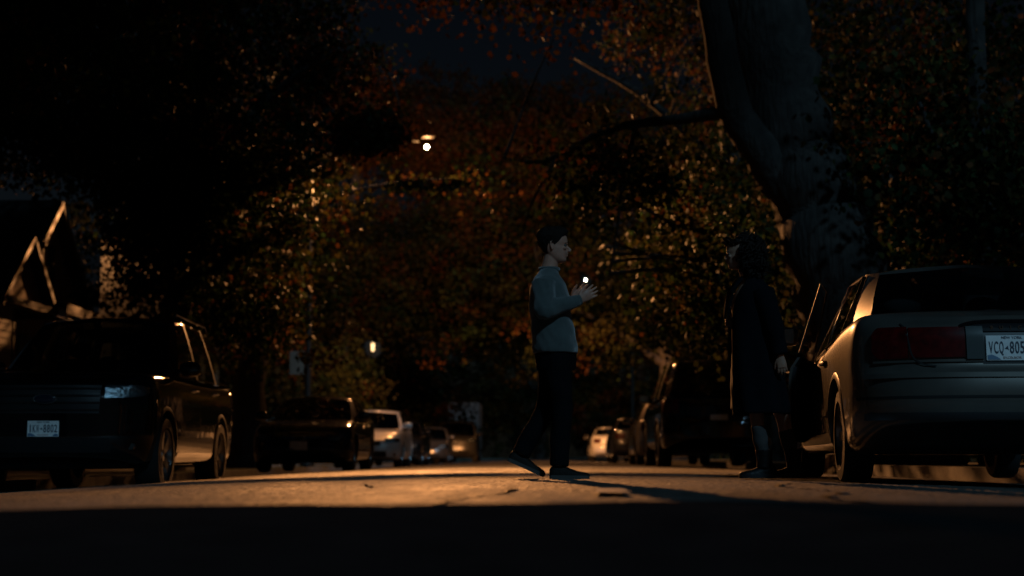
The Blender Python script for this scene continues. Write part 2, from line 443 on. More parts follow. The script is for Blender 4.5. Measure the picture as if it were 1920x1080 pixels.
def leaves_mesh(name, P, size, tint, rng, droop=0.6, shape6=False):
    n = len(P)
    ax = rng.normal(0, 1, (n, 3)); ax[:, 2] -= droop * 2.2
    ax /= np.linalg.norm(ax, axis=1)[:, None]
    sd = np.cross(ax, rng.normal(0, 1, (n, 3))); sd /= np.linalg.norm(sd, axis=1)[:, None]
    nr = np.cross(ax, sd)
    L = size * rng.uniform(0.6, 1.3, n)[:, None]; W = L * rng.uniform(0.34, 0.55, n)[:, None]
    fold = L * rng.uniform(-0.12, 0.22, n)[:, None]
    v0 = P; v2 = P + ax * L
    if shape6:
        a1 = P + ax * L * 0.28 + sd * W * 0.8 + nr * fold * 0.8; a2 = P + ax * L * 0.62 + sd * W + nr * fold
        b1 = P + ax * L * 0.28 - sd * W * 0.8 + nr * fold * 0.8; b2 = P + ax * L * 0.62 - sd * W + nr * fold
        V = np.stack([v0, a1, a2, v2, b2, b1], 1).reshape(-1, 3)
        o = np.arange(n)[:, None] * 6
        F = np.concatenate([o + np.array([[0, 1, 2, 3]]), o + np.array([[0, 3, 4, 5]])], 1).reshape(-1, 4); per = 4; nv = 6
    else:
        a = P + ax * L * 0.45 + sd * W + nr * fold; b = P + ax * L * 0.45 - sd * W + nr * fold
        V = np.stack([v0, a, v2, b], 1).reshape(-1, 3); o = np.arange(n)[:, None] * 4
        F = np.concatenate([o + np.array([[0, 1, 2]]), o + np.array([[0, 2, 3]])], 1).reshape(-1, 3); per = 3; nv = 4
    me = bpy.data.meshes.new(name)
    me.vertices.add(len(V)); me.vertices.foreach_set('co', V.ravel())
    me.loops.add(F.size); me.loops.foreach_set('vertex_index', F.ravel().astype(np.int32))
    me.polygons.add(len(F)); me.polygons.foreach_set('loop_start', np.arange(0, F.size, per, dtype=np.int32))
    me.update(calc_edges=True)
    at_ = me.attributes.new('tint', 'FLOAT_COLOR', 'POINT')
    c = np.concatenate([np.repeat(tint, nv, axis=0), np.ones((n * nv, 1))], 1)
    at_.data.foreach_set('color', c.ravel().astype(np.float32))
    me.materials.append(LEAF)
    return me

def tree(name, label, base, trunk, limbs, blobs, colors, size=0.12, seed=1, cat='tree', gap=True, group='street trees', twig_n=40, shape6=False, per=42, sig=0.30, dim=1.0):
    """trunk/limbs: lists of (points, radii) in world coordinates; blobs: (center, radii, clumps, rust share)"""
    rng = np.random.default_rng(seed)
    root = tag(empty(name, base), label, cat, group)
    off = np.array(base, float)
    tb = MB()
    def bough(pts, rad, sub=5, seg=14):
        P = crom(np.array(pts, float), sub); Rr = crom(np.array([[r] for r in rad], float), sub)[:, 0]
        P[1:-1] += rng.normal(0, 1, P[1:-1].shape) * (Rr[1:-1, None] * 0.10)
        tb.tube(P - off, [(r * (1 + 0.08 * math.sin(3 * i)), r) for i, r in enumerate(Rr)], seg)
        return P
    sk = []
    for pts, rad in [trunk]: bough(pts, rad, 6, 22)
    for pts, rad in limbs: sk.append(bough(pts, rad, 5, 10))
    allP, allT = [], []
    cents = []
    for c, r, nc, share in blobs:
        c = np.array(c, float); r = np.array(r, float)
        d = rng.normal(0, 1, (nc, 3)); d /= np.linalg.norm(d, axis=1)[:, None]
        rad = rng.random(nc) ** 0.45
        # uneven outline: lumpy radius
        lump = 1 + 0.28 * np.sin(d[:, 0] * 4.1 + seed) * np.cos(d[:, 2] * 3.3 + d[:, 1] * 2.7)
        C = c + d * r * (rad * lump)[:, None]
        cents.append(C)
        k = rng.integers(int(per * 0.5), int(per * 1.5), nc)
        idx = np.repeat(np.arange(nc), k)
        P = C[idx] + rng.normal(0, 1, (len(idx), 3)) * np.array([sig, sig, sig * 0.75]) * rng.uniform(0.6, 1.35, nc)[idx][:, None]
        pal = np.array(colors)
        cc = (pal[rng.integers(0, len(pal), nc)] * rng.choice([0.4, 0.7, 1.0, 1.35], nc)[:, None])[idx]      # some sprays of leaves are darker, some paler
        rs = rng.random(nc)[idx] < share
        rp = np.array(RUST); cc = np.where(rs[:, None], rp[rng.integers(0, len(rp), len(idx))], cc)
        cc = cc * rng.uniform(0.7, 1.25, len(idx))[:, None] * dim
        allP.append(P); allT.append(cc)
    P = np.concatenate(allP); T = np.concatenate(allT)
    if gap:
        k = lit_gap(P, rng); P, T = P[k], T[k]
    k = P[:, 2] > 0.25; P, T = P[k], T[k]
    # twigs from the limbs out into the clumps
    if sk and twig_n:
        S = np.concatenate(sk); C = np.concatenate(cents)
        for q in rng.choice(len(C), min(twig_n, len(C)), replace=False):
            if gap and not lit_gap(C[q][None], rng)[0]: continue
            j = np.argmin(np.linalg.norm(S - C[q], axis=1)); a = S[j]; b = C[q]
            m = (a + b) / 2 + rng.normal(0, 0.15, 3) * np.linalg.norm(b - a) * 0.6
            if gap and not lit_gap(np.array([m, (a + m) / 2, (b + m) / 2]), rng).all(): continue
            tb.tube(crom(np.array([a, m, b]), 4) - off, np.linspace(0.035, 0.008, 9), 5)
    tb.obj('trunk', BARK, root, True, angle=0)
    me = leaves_mesh('crown', P - off, size, T, rng, shape6=shape6)
    cr = link(bpy.data.objects.new('crown', me), root)
    return root

# big leaning street tree on the right kerb
tree('street_tree', 'massive old tree leaning over the street behind the silver sedan, its limbs reaching left', (4.95, 21, -0.2),
     ([(4.95, 21, -0.25), (4.85, 21, 0.4), (4.55, 21, 2.0), (4.1, 21.1, 3.6), (3.62, 21.2, 5.2), (3.3, 21.3, 7.0), (3.1, 21.6, 10)], [1.15, 0.86, 0.72, 0.66, 0.62, 0.6, 0.5]),
     [([(3.9, 21.1, 3.7), (3.2, 20.8, 4.5), (2.75, 20.6, 5.4), (2.5, 20.4, 7.2)], [0.36, 0.27, 0.24, 0.2]),
      ([(3.4, 21.2, 5.2), (2.4, 22.0, 5.25), (1.2, 23.0, 5.3), (0.2, 24.0, 5.0), (-0.5, 24.8, 5.2)], [0.16, 0.09, 0.06, 0.04, 0.02]),
      ([(0.4, 23.8, 5.05), (0.0, 23.8, 4.3), (-0.2, 23.9, 3.7)], [0.03, 0.02, 0.008]),
      ([(1.6, 22.6, 5.27), (1.4, 22.8, 4.4), (1.3, 22.9, 3.6), (1.2, 23.0, 3.0)], [0.04, 0.03, 0.02, 0.012]),
      ([(3.2, 21.5, 8.4), (1.0, 23, 9.6), (-2, 25, 9.8)], [0.3, 0.2, 0.08]),
      ([(3.2, 21.5, 8.8), (5.5, 22.5, 10.5), (8, 24, 11)], [0.3, 0.2, 0.08]),
      ([(4.4, 21.05, 2.9), (5.2, 22.2, 4.2), (6.4, 23.4, 5.4)], [0.22, 0.14, 0.06])],
     [((1.2, 23.2, 4.6), (1.6, 1.4, 0.8), 35, 0.2), ((3.0, 24.6, 3.6), (1.2, 1.6, 1.5), 55, 0.15), ((0.8, 24.5, 8.8), (4.0, 3.0, 1.2), 110, 0.6),
      ((6.8, 24.5, 6.4), (3.0, 2.6, 2.8), 190, 0.15), ((8.2, 24, 3.6), (2.2, 2.2, 1.8), 110, 0.1), ((3.0, 23, 11), (7, 4, 2.5), 240, 0.3)],
     OLIVE + GREEN, 0.105, 11, twig_n=70, shape6=True, dim=0.7, per=60)
# further trees on the right
tree('street_tree', 'bushy street tree with olive leaves behind the two talking people, beyond the leaning one', (5.3, 34, -0.2),
     ([(5.3, 34, -0.25), (5.2, 34, 2), (5.0, 34, 4), (4.6, 34, 7), (4.4, 34, 11)], [0.5, 0.36, 0.32, 0.26, 0.16]),
     [([(5.1, 34, 3.4), (3.2, 33.5, 4.6), (1.6, 33.2, 4.9)], [0.16, 0.1, 0.04]), ([(5.0, 34, 4.4), (6.6, 34.3, 6), (8, 35, 7)], [0.16, 0.1, 0.04]), ([(4.7, 34, 6.5), (2.8, 34, 8.4), (1, 34.4, 9.6)], [0.15, 0.1, 0.04])],
     [((4.0, 34, 4.3), (2.0, 2.2, 2.0), 150, 0.08), ((6.2, 34, 7), (3.6, 3.5, 3.2), 240, 0.15), ((5.0, 34.5, 10.2), (3.6, 3.0, 1.8), 150, 0.4), ((7.5, 33, 3.6), (2.6, 2.4, 2.2), 160, 0.1)],
     GREEN + OLIVE, 0.12, 12, twig_n=50, dim=0.55, per=60)
tree('street_tree', 'rust coloured street tree standing far down on the right side of the road', (5.2, 56, -0.2),
     ([(5.2, 56, -0.25), (5.1, 56, 3), (4.8, 56, 6), (4.6, 56, 11)], [0.5, 0.34, 0.28, 0.15]),
     [([(5.1, 56, 3.5), (2.6, 55.5, 5.2), (0.4, 55, 6)], [0.16, 0.1, 0.04]), ([(4.8, 56, 6), (7, 56, 8), (8.6, 56, 9)], [0.16, 0.1, 0.04])],
     [((3.4, 56, 6.4), (4.6, 2.2, 3.0), 420, 0.10), ((5.4, 56, 11), (5.6, 2.5, 3.6), 420, 0.40), ((-0.6, 57, 8.6), (3.8, 2.2, 3.4), 420, 0.25), ((-0.2, 58, 13), (3.6, 2.2, 2.2), 240, 0.6), ((9.4, 54, 6), (3.0, 3, 4), 220, 0.1)],
     OLIVE + GREEN + OLIVE, 0.15, 13, twig_n=20, dim=0.6, per=60)
# left row
tree('street_tree', 'dark full crowned tree rising behind the black SUV on the left', (-7.2, 28.5, -0.2),
     ([(-7.2, 28.5, -0.25), (-7.1, 28.5, 1.5), (-6.9, 28.5, 3.5), (-6.6, 28.6, 6), (-6.4, 28.7, 10)], [0.5, 0.32, 0.28, 0.24, 0.14]),
     [([(-7.0, 28.5, 2.9), (-5.6, 28.0, 4.1), (-4.4, 27.6, 4.4)], [0.14, 0.09, 0.04]), ([(-6.8, 28.5, 4), (-8.2, 28.0, 5.6), (-9.4, 27.4, 6.3)], [0.15, 0.09, 0.04]), ([(-6.6, 28.6, 5.5), (-5, 27.6, 7), (-3.9, 27, 7.6)], [0.13, 0.08, 0.04])],
     [((-5.6, 27.4, 4.6), (1.9, 2.0, 2.0), 190, 0.08), ((-7.4, 27.4, 6.8), (3.3, 2.4, 2.3), 280, 0.10), ((-9.3, 26.5, 6.6), (2.2, 2.0, 1.6), 150, 0.06), ((-6.6, 26.8, 4.6), (1.3, 1.4, 1.7), 110, 0.05), ((-5.4, 27.6, 2.7), (1.3, 1.6, 0.9), 70, 0.05), ((-5.6, 27, 8.9), (2.4, 2.2, 1.2), 120, 0.5)],
     GREEN + GREEN + OLIVE, 0.105, 21, twig_n=60, shape6=True, dim=0.6, per=55)
tree('street_tree', 'street tree with orange tipped leaves left of the lit lamp', (-7.1, 36.6, -0.2),
     ([(-7.1, 36.6, -0.25), (-7.0, 36.5, 3), (-6.8, 36, 6), (-6.6, 35, 10)], [0.5, 0.34, 0.28, 0.14]),
     [([(-6.95, 36.4, 4.6), (-5.0, 35.2, 6.2), (-3.2, 34.2, 6.55), (-1.8, 34, 6.6)], [0.10, 0.06, 0.035, 0.012]), ([(-7.0, 36.4, 3.6), (-6.2, 34, 5.2), (-5.4, 32, 5.6)], [0.16, 0.1, 0.04]), ([(-6.8, 36, 6), (-5, 33.5, 8), (-3.4, 31.5, 8.8)], [0.14, 0.09, 0.04]), ([(-6.9, 36.2, 5), (-8.8, 35, 7), (-10.6, 34, 8)], [0.14, 0.09, 0.04])],
     [((-6.0, 32, 5.6), (2.0, 2.4, 2.0), 200, 0.15), ((-2.3, 34, 6.5), (1.0, .4, .25), 40, 0.3), ((-3.5, 30, 6.85), (0.9, .6, .35), 60, 0.6), ((-4.6, 30.4, 8.2), (1.5, 1.6, 0.9), 70, 0.7), ((-8, 34, 8), (3.6, 3, 2.8), 240, 0.3), ((-8.6, 33, 4), (2.4, 2.2, 1.8), 130, 0.1), ((-5.6, 31.5, 3.4), (1.8, 1.8, 1.3), 100, 0.10)],
     GREEN + OLIVE, 0.115, 22, twig_n=50, dim=0.32, per=55)
tree('street_tree', 'tall rust leaved tree far down the left side, behind the lit lamp', (-8.0, 60, -0.2),
     ([(-8.0, 60, -0.25), (-7.9, 60, 4), (-7.6, 60, 8), (-7.2, 60, 13)], [0.5, 0.34, 0.28, 0.14]),
     [([(-7.8, 60, 6), (-4.6, 59, 8), (-2, 58.6, 8.6)], [0.16, 0.1, 0.04]), ([(-7, 60, 7), (-4.4, 60, 10), (-2.4, 60, 11.4)], [0.16, 0.1, 0.04])],
     [((-4.6, 60, 8), (4.8, 2.4, 3.4), 420, 0.22), ((-4.6, 60, 13.4), (3.8, 2.4, 2.6), 300, 0.85), ((-9, 60, 8), (4, 3, 4), 260, 0.12), ((-1.5, 62, 6.4), (3.2, 2.4, 2.4), 200, 0.06), ((-7.4, 57.6, 3.0), (1.7, 1.0, 2.0), 110, 0.05)],
     OLIVE + GREEN + OLIVE, 0.16, 23, twig_n=20, dim=0.6, per=60)
tree('street_tree', 'dark tree crowding the upper left corner above the gabled house', (-9.6, 19, -0.2),
     ([(-9.6, 19, -0.25), (-9.5, 19, 3), (-9.2, 19, 6), (-9, 19, 10)], [0.45, 0.32, 0.26, 0.12]),
     [([(-9.3, 19, 5), (-7.6, 19, 6), (-6.2, 19.4, 6.3)], [0.14, 0.09, 0.04])],
     [((-7.4, 19.6, 6.3), (2.4, 2, 1.3), 140, 0.08), ((-6.2, 20, 7.4), (3.0, 2.2, 1.5), 190, 0.1), ((-10, 19, 8), (3.5, 3, 3), 160, 0.1)],
     GREEN, 0.12, 24, twig_n=30, shape6=True)
# end of the street
for k, (x, y, s) in enumerate([(-6.5, 96, 1.0), (0.5, 118, 1.25), (6.5, 92, 1.0), (-13, 108, 1.2), (13, 100, 1.2), (9.5, 40, 0.75), (11.5, 60, 0.9), (-12.5, 50, 0.8), (-8.8, 73, 0.75)]):
    lab = ['dark tree at the far end of the street, left of the second lamp', 'large dark tree closing the middle of the far end of the street', 'dark tree at the far end of the street, right of the second lamp',
           'broad tree behind the far left houses', 'broad tree behind the far right parked cars', 'garden tree on the right behind the leaning tree', 'garden tree on the right, far behind the woman', 'garden tree behind the white stair railing on the left', 'garden tree beside the far house with the lit lantern'][k]
    cat_ = 'street_tree' if k < 3 else 'garden_tree'
    tree(cat_, lab, (x, y, -0.2), ([(x, y, -0.25), (x + .2, y, 4 * s), (x, y, 9 * s)], [0.5, 0.36, 0.2]),
         [([(x, y, 4 * s), (x - 2.4, y, 6.5 * s), (x - 3.4, y, 7 * s)], [0.16, 0.1, 0.04]), ([(x, y, 5 * s), (x + 2.4, y, 7.5 * s), (x + 3.4, y, 8 * s)], [0.16, 0.1, 0.04])],
         [((x, y, 7.5 * s), (5.5 * s, 3.5, 4.2 * s), 330, 0.2), ((x - 2, y, 2.9 * s), (3.6 * s, 2.5, 2.6 * s), 170, 0.1), ((x + 2.5, y, 3.0 * s), (3.4 * s, 2.5, 2.6 * s), 170, 0.1)],
         GREEN + OLIVE, 0.21, 40 + k, twig_n=25, dim=0.45, group='trees at the end of the street' if k < 5 else 'garden trees')
# vine covered trunk on the right
tree('vine_covered_trunk', 'slender trunk wrapped in hanging vines above the silver sedan at the right', (6.15, 20, -0.1),
     ([(6.15, 20, -0.2), (6.15, 20, 3), (6.1, 20, 6), (6.2, 20, 9)], [0.2, 0.17, 0.15, 0.12]),
     [([(6.1, 20, 3.2), (5.6, 19.8, 4.0), (5.2, 19.6, 4.9)], [0.07, 0.05, 0.03]), ([(6.15, 20, 2.6), (6.8, 20, 3.4), (7.4, 20, 4.4)], [0.07, 0.05, 0.03])],
     [((6.1, 20, 3.2), (0.75, 0.6, 1.9), 80, 0.25), ((5.6, 20.2, 4.6), (1.1, 0.8, 1.4), 80, 0.3), ((7.4, 20.6, 3.9), (1.3, 1.0, 2.4), 120, 0.12), ((8.9, 21, 3.0), (1.3, 1.3, 3.2), 130, 0.08)],
     GREEN + OLIVE, 0.11, 31, cat='tree trunk', group=None, gap=False, twig_n=40, shape6=True)
# hedge along the right hand gardens and the left hand gardens
for nm, lab, x, y0, y1, h, sd in (('hedge', 'dark overgrown hedge along the right pavement behind the parked cars', 8.4, 18, 60, 2.3, 51), ('hedge', 'dark hedge along the left gardens behind the parked cars', -9.3, 47, 78, 1.9, 52)):
    rng = np.random.default_rng(sd); n = 26000
    P = np.stack([x + rng.normal(0, 0.5, n), rng.uniform(y0, y1, n), rng.random(n) ** 0.7 * h], 1)
    P[:, 2] *= 0.8 + 0.25 * np.sin(P[:, 1] * 0.9) * np.cos(P[:, 1] * 0.37)
    T = np.array(GREEN)[rng.integers(0, 3, n)] * rng.uniform(0.6, 1.4, n)[:, None]
    root = tag(empty(nm, (x, (y0 + y1) / 2, -0.1)), lab, 'hedge')
    me = leaves_mesh('foliage', P - np.array([x, (y0 + y1) / 2, -0.1]), 0.15, T, rng, 0.2)
    o = link(bpy.data.objects.new('foliage', me), root)
    for yy in np.arange(y0, y1, 2.0):
        a = (yy - (y0 + y1) / 2)
        MB().tube([(0, a, 0), (rng.uniform(-.2, .2), a + rng.uniform(-.3, .3), h * 0.7)], [0.03, 0.012], 6).obj('stem', BARK, root)
# unseen canopies added above the camera to keep moonlight off the street beyond
for k, (x, y, lab) in enumerate([(-7.4, 3.0, 'unseen tall tree added over the near road on the left to block moonlight'), (6.6, 3.5, 'unseen tall tree added over the near road on the right to block moonlight')]):
    s = 1 if x < 0 else -1
    tree('street_tree', lab, (x, y, -0.2), ([(x, y, -0.25), (x, y, 4), (x + s * .6, y, 9), (x + s * 1.2, y, 15)], [0.6, 0.42, 0.36, 0.25]),
         [([(x, y, 7), (x + s * 3.5, y, 11), (x + s * 6, y, 13)], [0.2, 0.13, 0.06]), ([(x + s * .6, y, 9), (x - s * 4, y, 13), (x - s * 6, y, 15)], [0.2, 0.13, 0.06])],
         [((x + s * 3.5, y, 13.5), (6.5, 3.0, 3.6), 420, 0.2), ((x + s * (1.5 if s > 0 else 3.5), y, 20), (9.5 if s > 0 else 6.5, 3.5, 4.5), 520 if s > 0 else 400, 0.2), ((x - s * 5.5, y + 0.5, 15 if s > 0 else 11.2), (6, 3, 5.5 if s > 0 else 2.6), 360 if s > 0 else 200, 0.2)],
         GREEN + OLIVE, 0.34, 60 + k, twig_n=20, gap=False, per=40, sig=0.5)

# ------------------------------------------------------------------ houses on the left
SIDING = mat('white_siding', (0.22, 0.20, 0.18), 0.7, var=0.12, vscale=2)
BROWN = mat('brown_shingle_wall', (0.13, 0.095, 0.07), 0.85, var=0.3, vscale=5, bump=0.4, bscale=25)
FASCIA = mat('painted_fascia', (0.042, 0.035, 0.03), 0.6, var=0.15)
ROOF = mat('asphalt_shingles', (0.016, 0.015, 0.015), 0.9, var=0.35, vscale=9, bump=0.5, bscale=18)
WOODWHITE = mat('white_painted_wood', (0.70, 0.72, 0.72), 0.5, var=0.1)
def gable(root, xf, xb, yc, hw, ze, za, wall, over=0.28, board=0.16):
    """gable facing the street (+X) at xf: wall triangle, two roof slopes, two rakes"""
    MB().prism([(xf, yc - hw, ze), (xf, yc + hw, ze), (xf, yc, za)], (-0.2, 0, 0)).obj('gable_wall', wall, root)
    sl = (za - ze) / hw; ex = 0.25
    for s in (-1, 1):
        y_e = yc + s * (hw + ex); z_e = ze - sl * ex
        a = Vector((xf + over, yc, za + 0.02)); b = Vector((xf + over, y_e, z_e + 0.02)); off = Vector((xb - xf - over, 0, 0))
        MB().prism([a, b, b + Vector((0, 0, 0.11)), a + Vector((0, 0, 0.11))], off).obj('roof_slope', ROOF, root)
        f0 = Vector((xf + over + 0.004, yc, za + 0.10)); f1 = Vector((xf + over + 0.004, y_e, z_e + 0.10))
        MB().prism([f0, f1, f1 - Vector((0, 0, board)), f0 - Vector((0, 0, board))], (0.035, 0, 0)).obj('bargeboard', FASCIA, root)
h1 = tag(empty('house', (-10.6, 29, -0.1)), 'gabled house with pale barge boards behind the black SUV on the far left', 'house', 'houses behind the left pavement')
gable(h1, -10.2, -18, 30.6, 2.35, 3.35, 5.4, BROWN)
gable(h1, -9.25, -10.4, 26.4, 1.25, 2.95, 4.05, BROWN, 0.2, 0.13)
MB().box((-18, 24.2, -0.1), (-10.3, 33.2, 3.35)).obj('wall', BROWN, h1)
bw = MB().box((-10.3, 24.9, -0.1), (-9.3, 26.15, 2.93)).obj('bay_wall', SIDING, h1)
MB().box((-9.35, 26.15, -0.1), (-9.27, 26.25, 2.93)).obj('corner_board', FASCIA, h1)
for k in range(22):
    MB().box((-9.3, 24.9, 0.02 + k * 0.13), (-9.285, 26.15, 0.13 + k * 0.13)).obj('siding_board', SIDING, h1)
MB().box((-9.27, 25.1, 2.80), (-9.02, 27.65, 2.93)).obj('eave_board', FASCIA, h1)
# gable window with trim, porch roof, posts
wf = MB().box((-10.2, 30.2, 3.6), (-10.15, 31.0, 4.6)).obj('window', FASCIA, h1)
MB().box((-10.148, 30.28, 3.68), (-10.13, 30.92, 4.52)).obj('pane', GLASS, wf)
MB().prism([(-8.85, 27.7, 2.93), (-8.85, 31.8, 2.93), (-10.2, 31.8, 3.35), (-10.2, 27.7, 3.35)], (0, 0, 0.1)).obj('porch_roof', ROOF, h1)
MB().box((-8.847, 27.7, 2.84), (-8.81, 31.8, 3.035)).obj('porch_fascia', FASCIA, h1)
for y in (28.0, 29.8, 31.6): MB().box((-9.05, y - 0.07, 0.5), (-8.91, y + 0.07, 2.92)).obj('porch_post', WOODWHITE, h1)
MB().box((-10.3, 27.7, -0.1), (-8.9, 31.8, 0.5)).obj('porch_deck', BROWN, h1)
dr = MB().box((-10.3, 29.3, 0.5), (-10.26, 30.2, 2.6)).obj('door', mat('dark_green_door', (0.02, 0.035, 0.03), 0.5), h1)
MB().ball((-10.23, 29.42, 1.5), 0.035, 8, 6).obj('handle', CHROME, dr)
def settle(root):
    """children were drawn in world coordinates: bring them under the thing's own base"""
    for c in root.children:
        c.location = -Vector(root.location)
settle(h1)
# house 2 with the white stair railing
h2 = tag(empty('house', (-10.8, 41, -0.1)), 'dark house with a porch beside the white stair railing', 'house', 'houses behind the left pavement')
MB().box((-18, 36.5, -0.1), (-10.8, 45.5, 5.6)).obj('wall', mat('dark_slate_wall', (.025, .026, .028), .85, var=.2), h2)
MB().box((-10.8, 38.5, -0.1), (-9.5, 45, 0.95)).obj('porch_deck', CONC, h2)
MB().prism([(-9.3, 38.3, 3.3), (-10.9, 38.3, 3.9), (-18.2, 38.3, 8), (-18.2, 38.3, 3.3)], (0, 7.6, 0)).obj('roof', ROOF, h2)
for y in (38.7, 40.7, 42.7, 44.7): MB().box((-9.66, y - 0.06, 0.95), (-9.54, y + 0.06, 3.29)).obj('porch_post', WOODWHITE, h2)
for y in (39.2, 43.2):
    f = MB().box((-10.8, y, 1.6), (-10.74, y + 1.1, 3.0)).obj('window', FASCIA, h2); MB().box((-10.738, y + .08, 1.68), (-10.72, y + 1.02, 2.92)).obj('pane', GLASS, f)
settle(h2)
st = tag(empty('stair', (-8.6, 41.6, -0.1)), 'concrete stair with a sloping white railing left of the dark sedan', 'stair')
for k in range(6):
    MB().box((-9.5 + k * 0.32, 41.2, -0.1), (-9.18 + k * 0.32, 42.6, 0.92 - k * 0.165)).obj('step', CONC, st)
RY = 41.2
a = at(441, 737, RY); b = at(512, 787, RY)
for nm, dz in (('handrail', 0.0), ('bottom_rail', -0.72)):
    MB().prism([a + Vector((0, 0, dz)), b + Vector((0, 0, dz)), b + Vector((0, 0, dz - 0.07)), a + Vector((0, 0, dz - 0.07))], (0, 0.07, 0)).obj(nm, WOODWHITE, st)
nb = 12
for k in range(nb + 1):
    p = a.lerp(b, k / nb); hw_ = 0.05 if k in (0, nb) else 0.018
    MB().box((p.x - hw_, RY + 0.003, p.z - (1.0 if k in (0, nb) else 0.76)), (p.x + hw_, RY + 0.066, p.z + (0.08 if k in (0, nb) else -0.03))).obj('newel' if k in (0, nb) else 'baluster', WOODWHITE, st)
settle(st)
# house 3, far, with a lit porch lantern
h3 = tag(empty('house', (-10, 84, -0.1)), 'far dark house with one small lit lantern on its upper wall', 'house', 'houses behind the left pavement')
lp = at(699, 651, 83)
MB().box((-19, 83.3, -0.1), (lp.x + 0.4, 92, 7.0)).obj('wall', mat('dark_slate_wall', (.025, .026, .028), .85, var=.2), h3)
MB().prism([(-19.4, 83, 7.0), (lp.x + 0.8, 83, 7.0), (-14, 83, 10.5)], (0, 9.4, 0)).obj('roof', ROOF, h3)
ln = MB().tube([(lp.x, 83, lp.z - 0.22), (lp.x, 83, lp.z + 0.22)], [0.07, 0.09], 10).obj('lantern', emit('lantern_glow', (1.0, 0.62, 0.28), 3), h3, True)
MB().tube([(lp.x, 83, lp.z + 0.25), (lp.x, 83, lp.z + 0.36)], [0.17, 0.03], 10).obj('lantern_cap', HEAD, ln)
MB().tube([(lp.x, 83, lp.z + 0.3), (lp.x, 83.35, lp.z + 0.42)], [0.02, 0.02], 6).obj('lantern_bracket', HEAD, ln)
settle(h3)

# ------------------------------------------------------------------ vehicles
RING = [(0.0, 0.0), (0.5, 0.0), (0.84, 0.0), (0.94, 0.03), (0.98, 0.13), (1.0, 0.34), (1.0, 0.55), (0.992, 0.74), (0.972, 0.88), (0.935, 0.958), (0.86, 0.992), (0.6, 1.0), (0.3, 1.0), (0.0, 1.0)]
PE, QE = 3.4, 2.4        # plan-view roundness of the ends

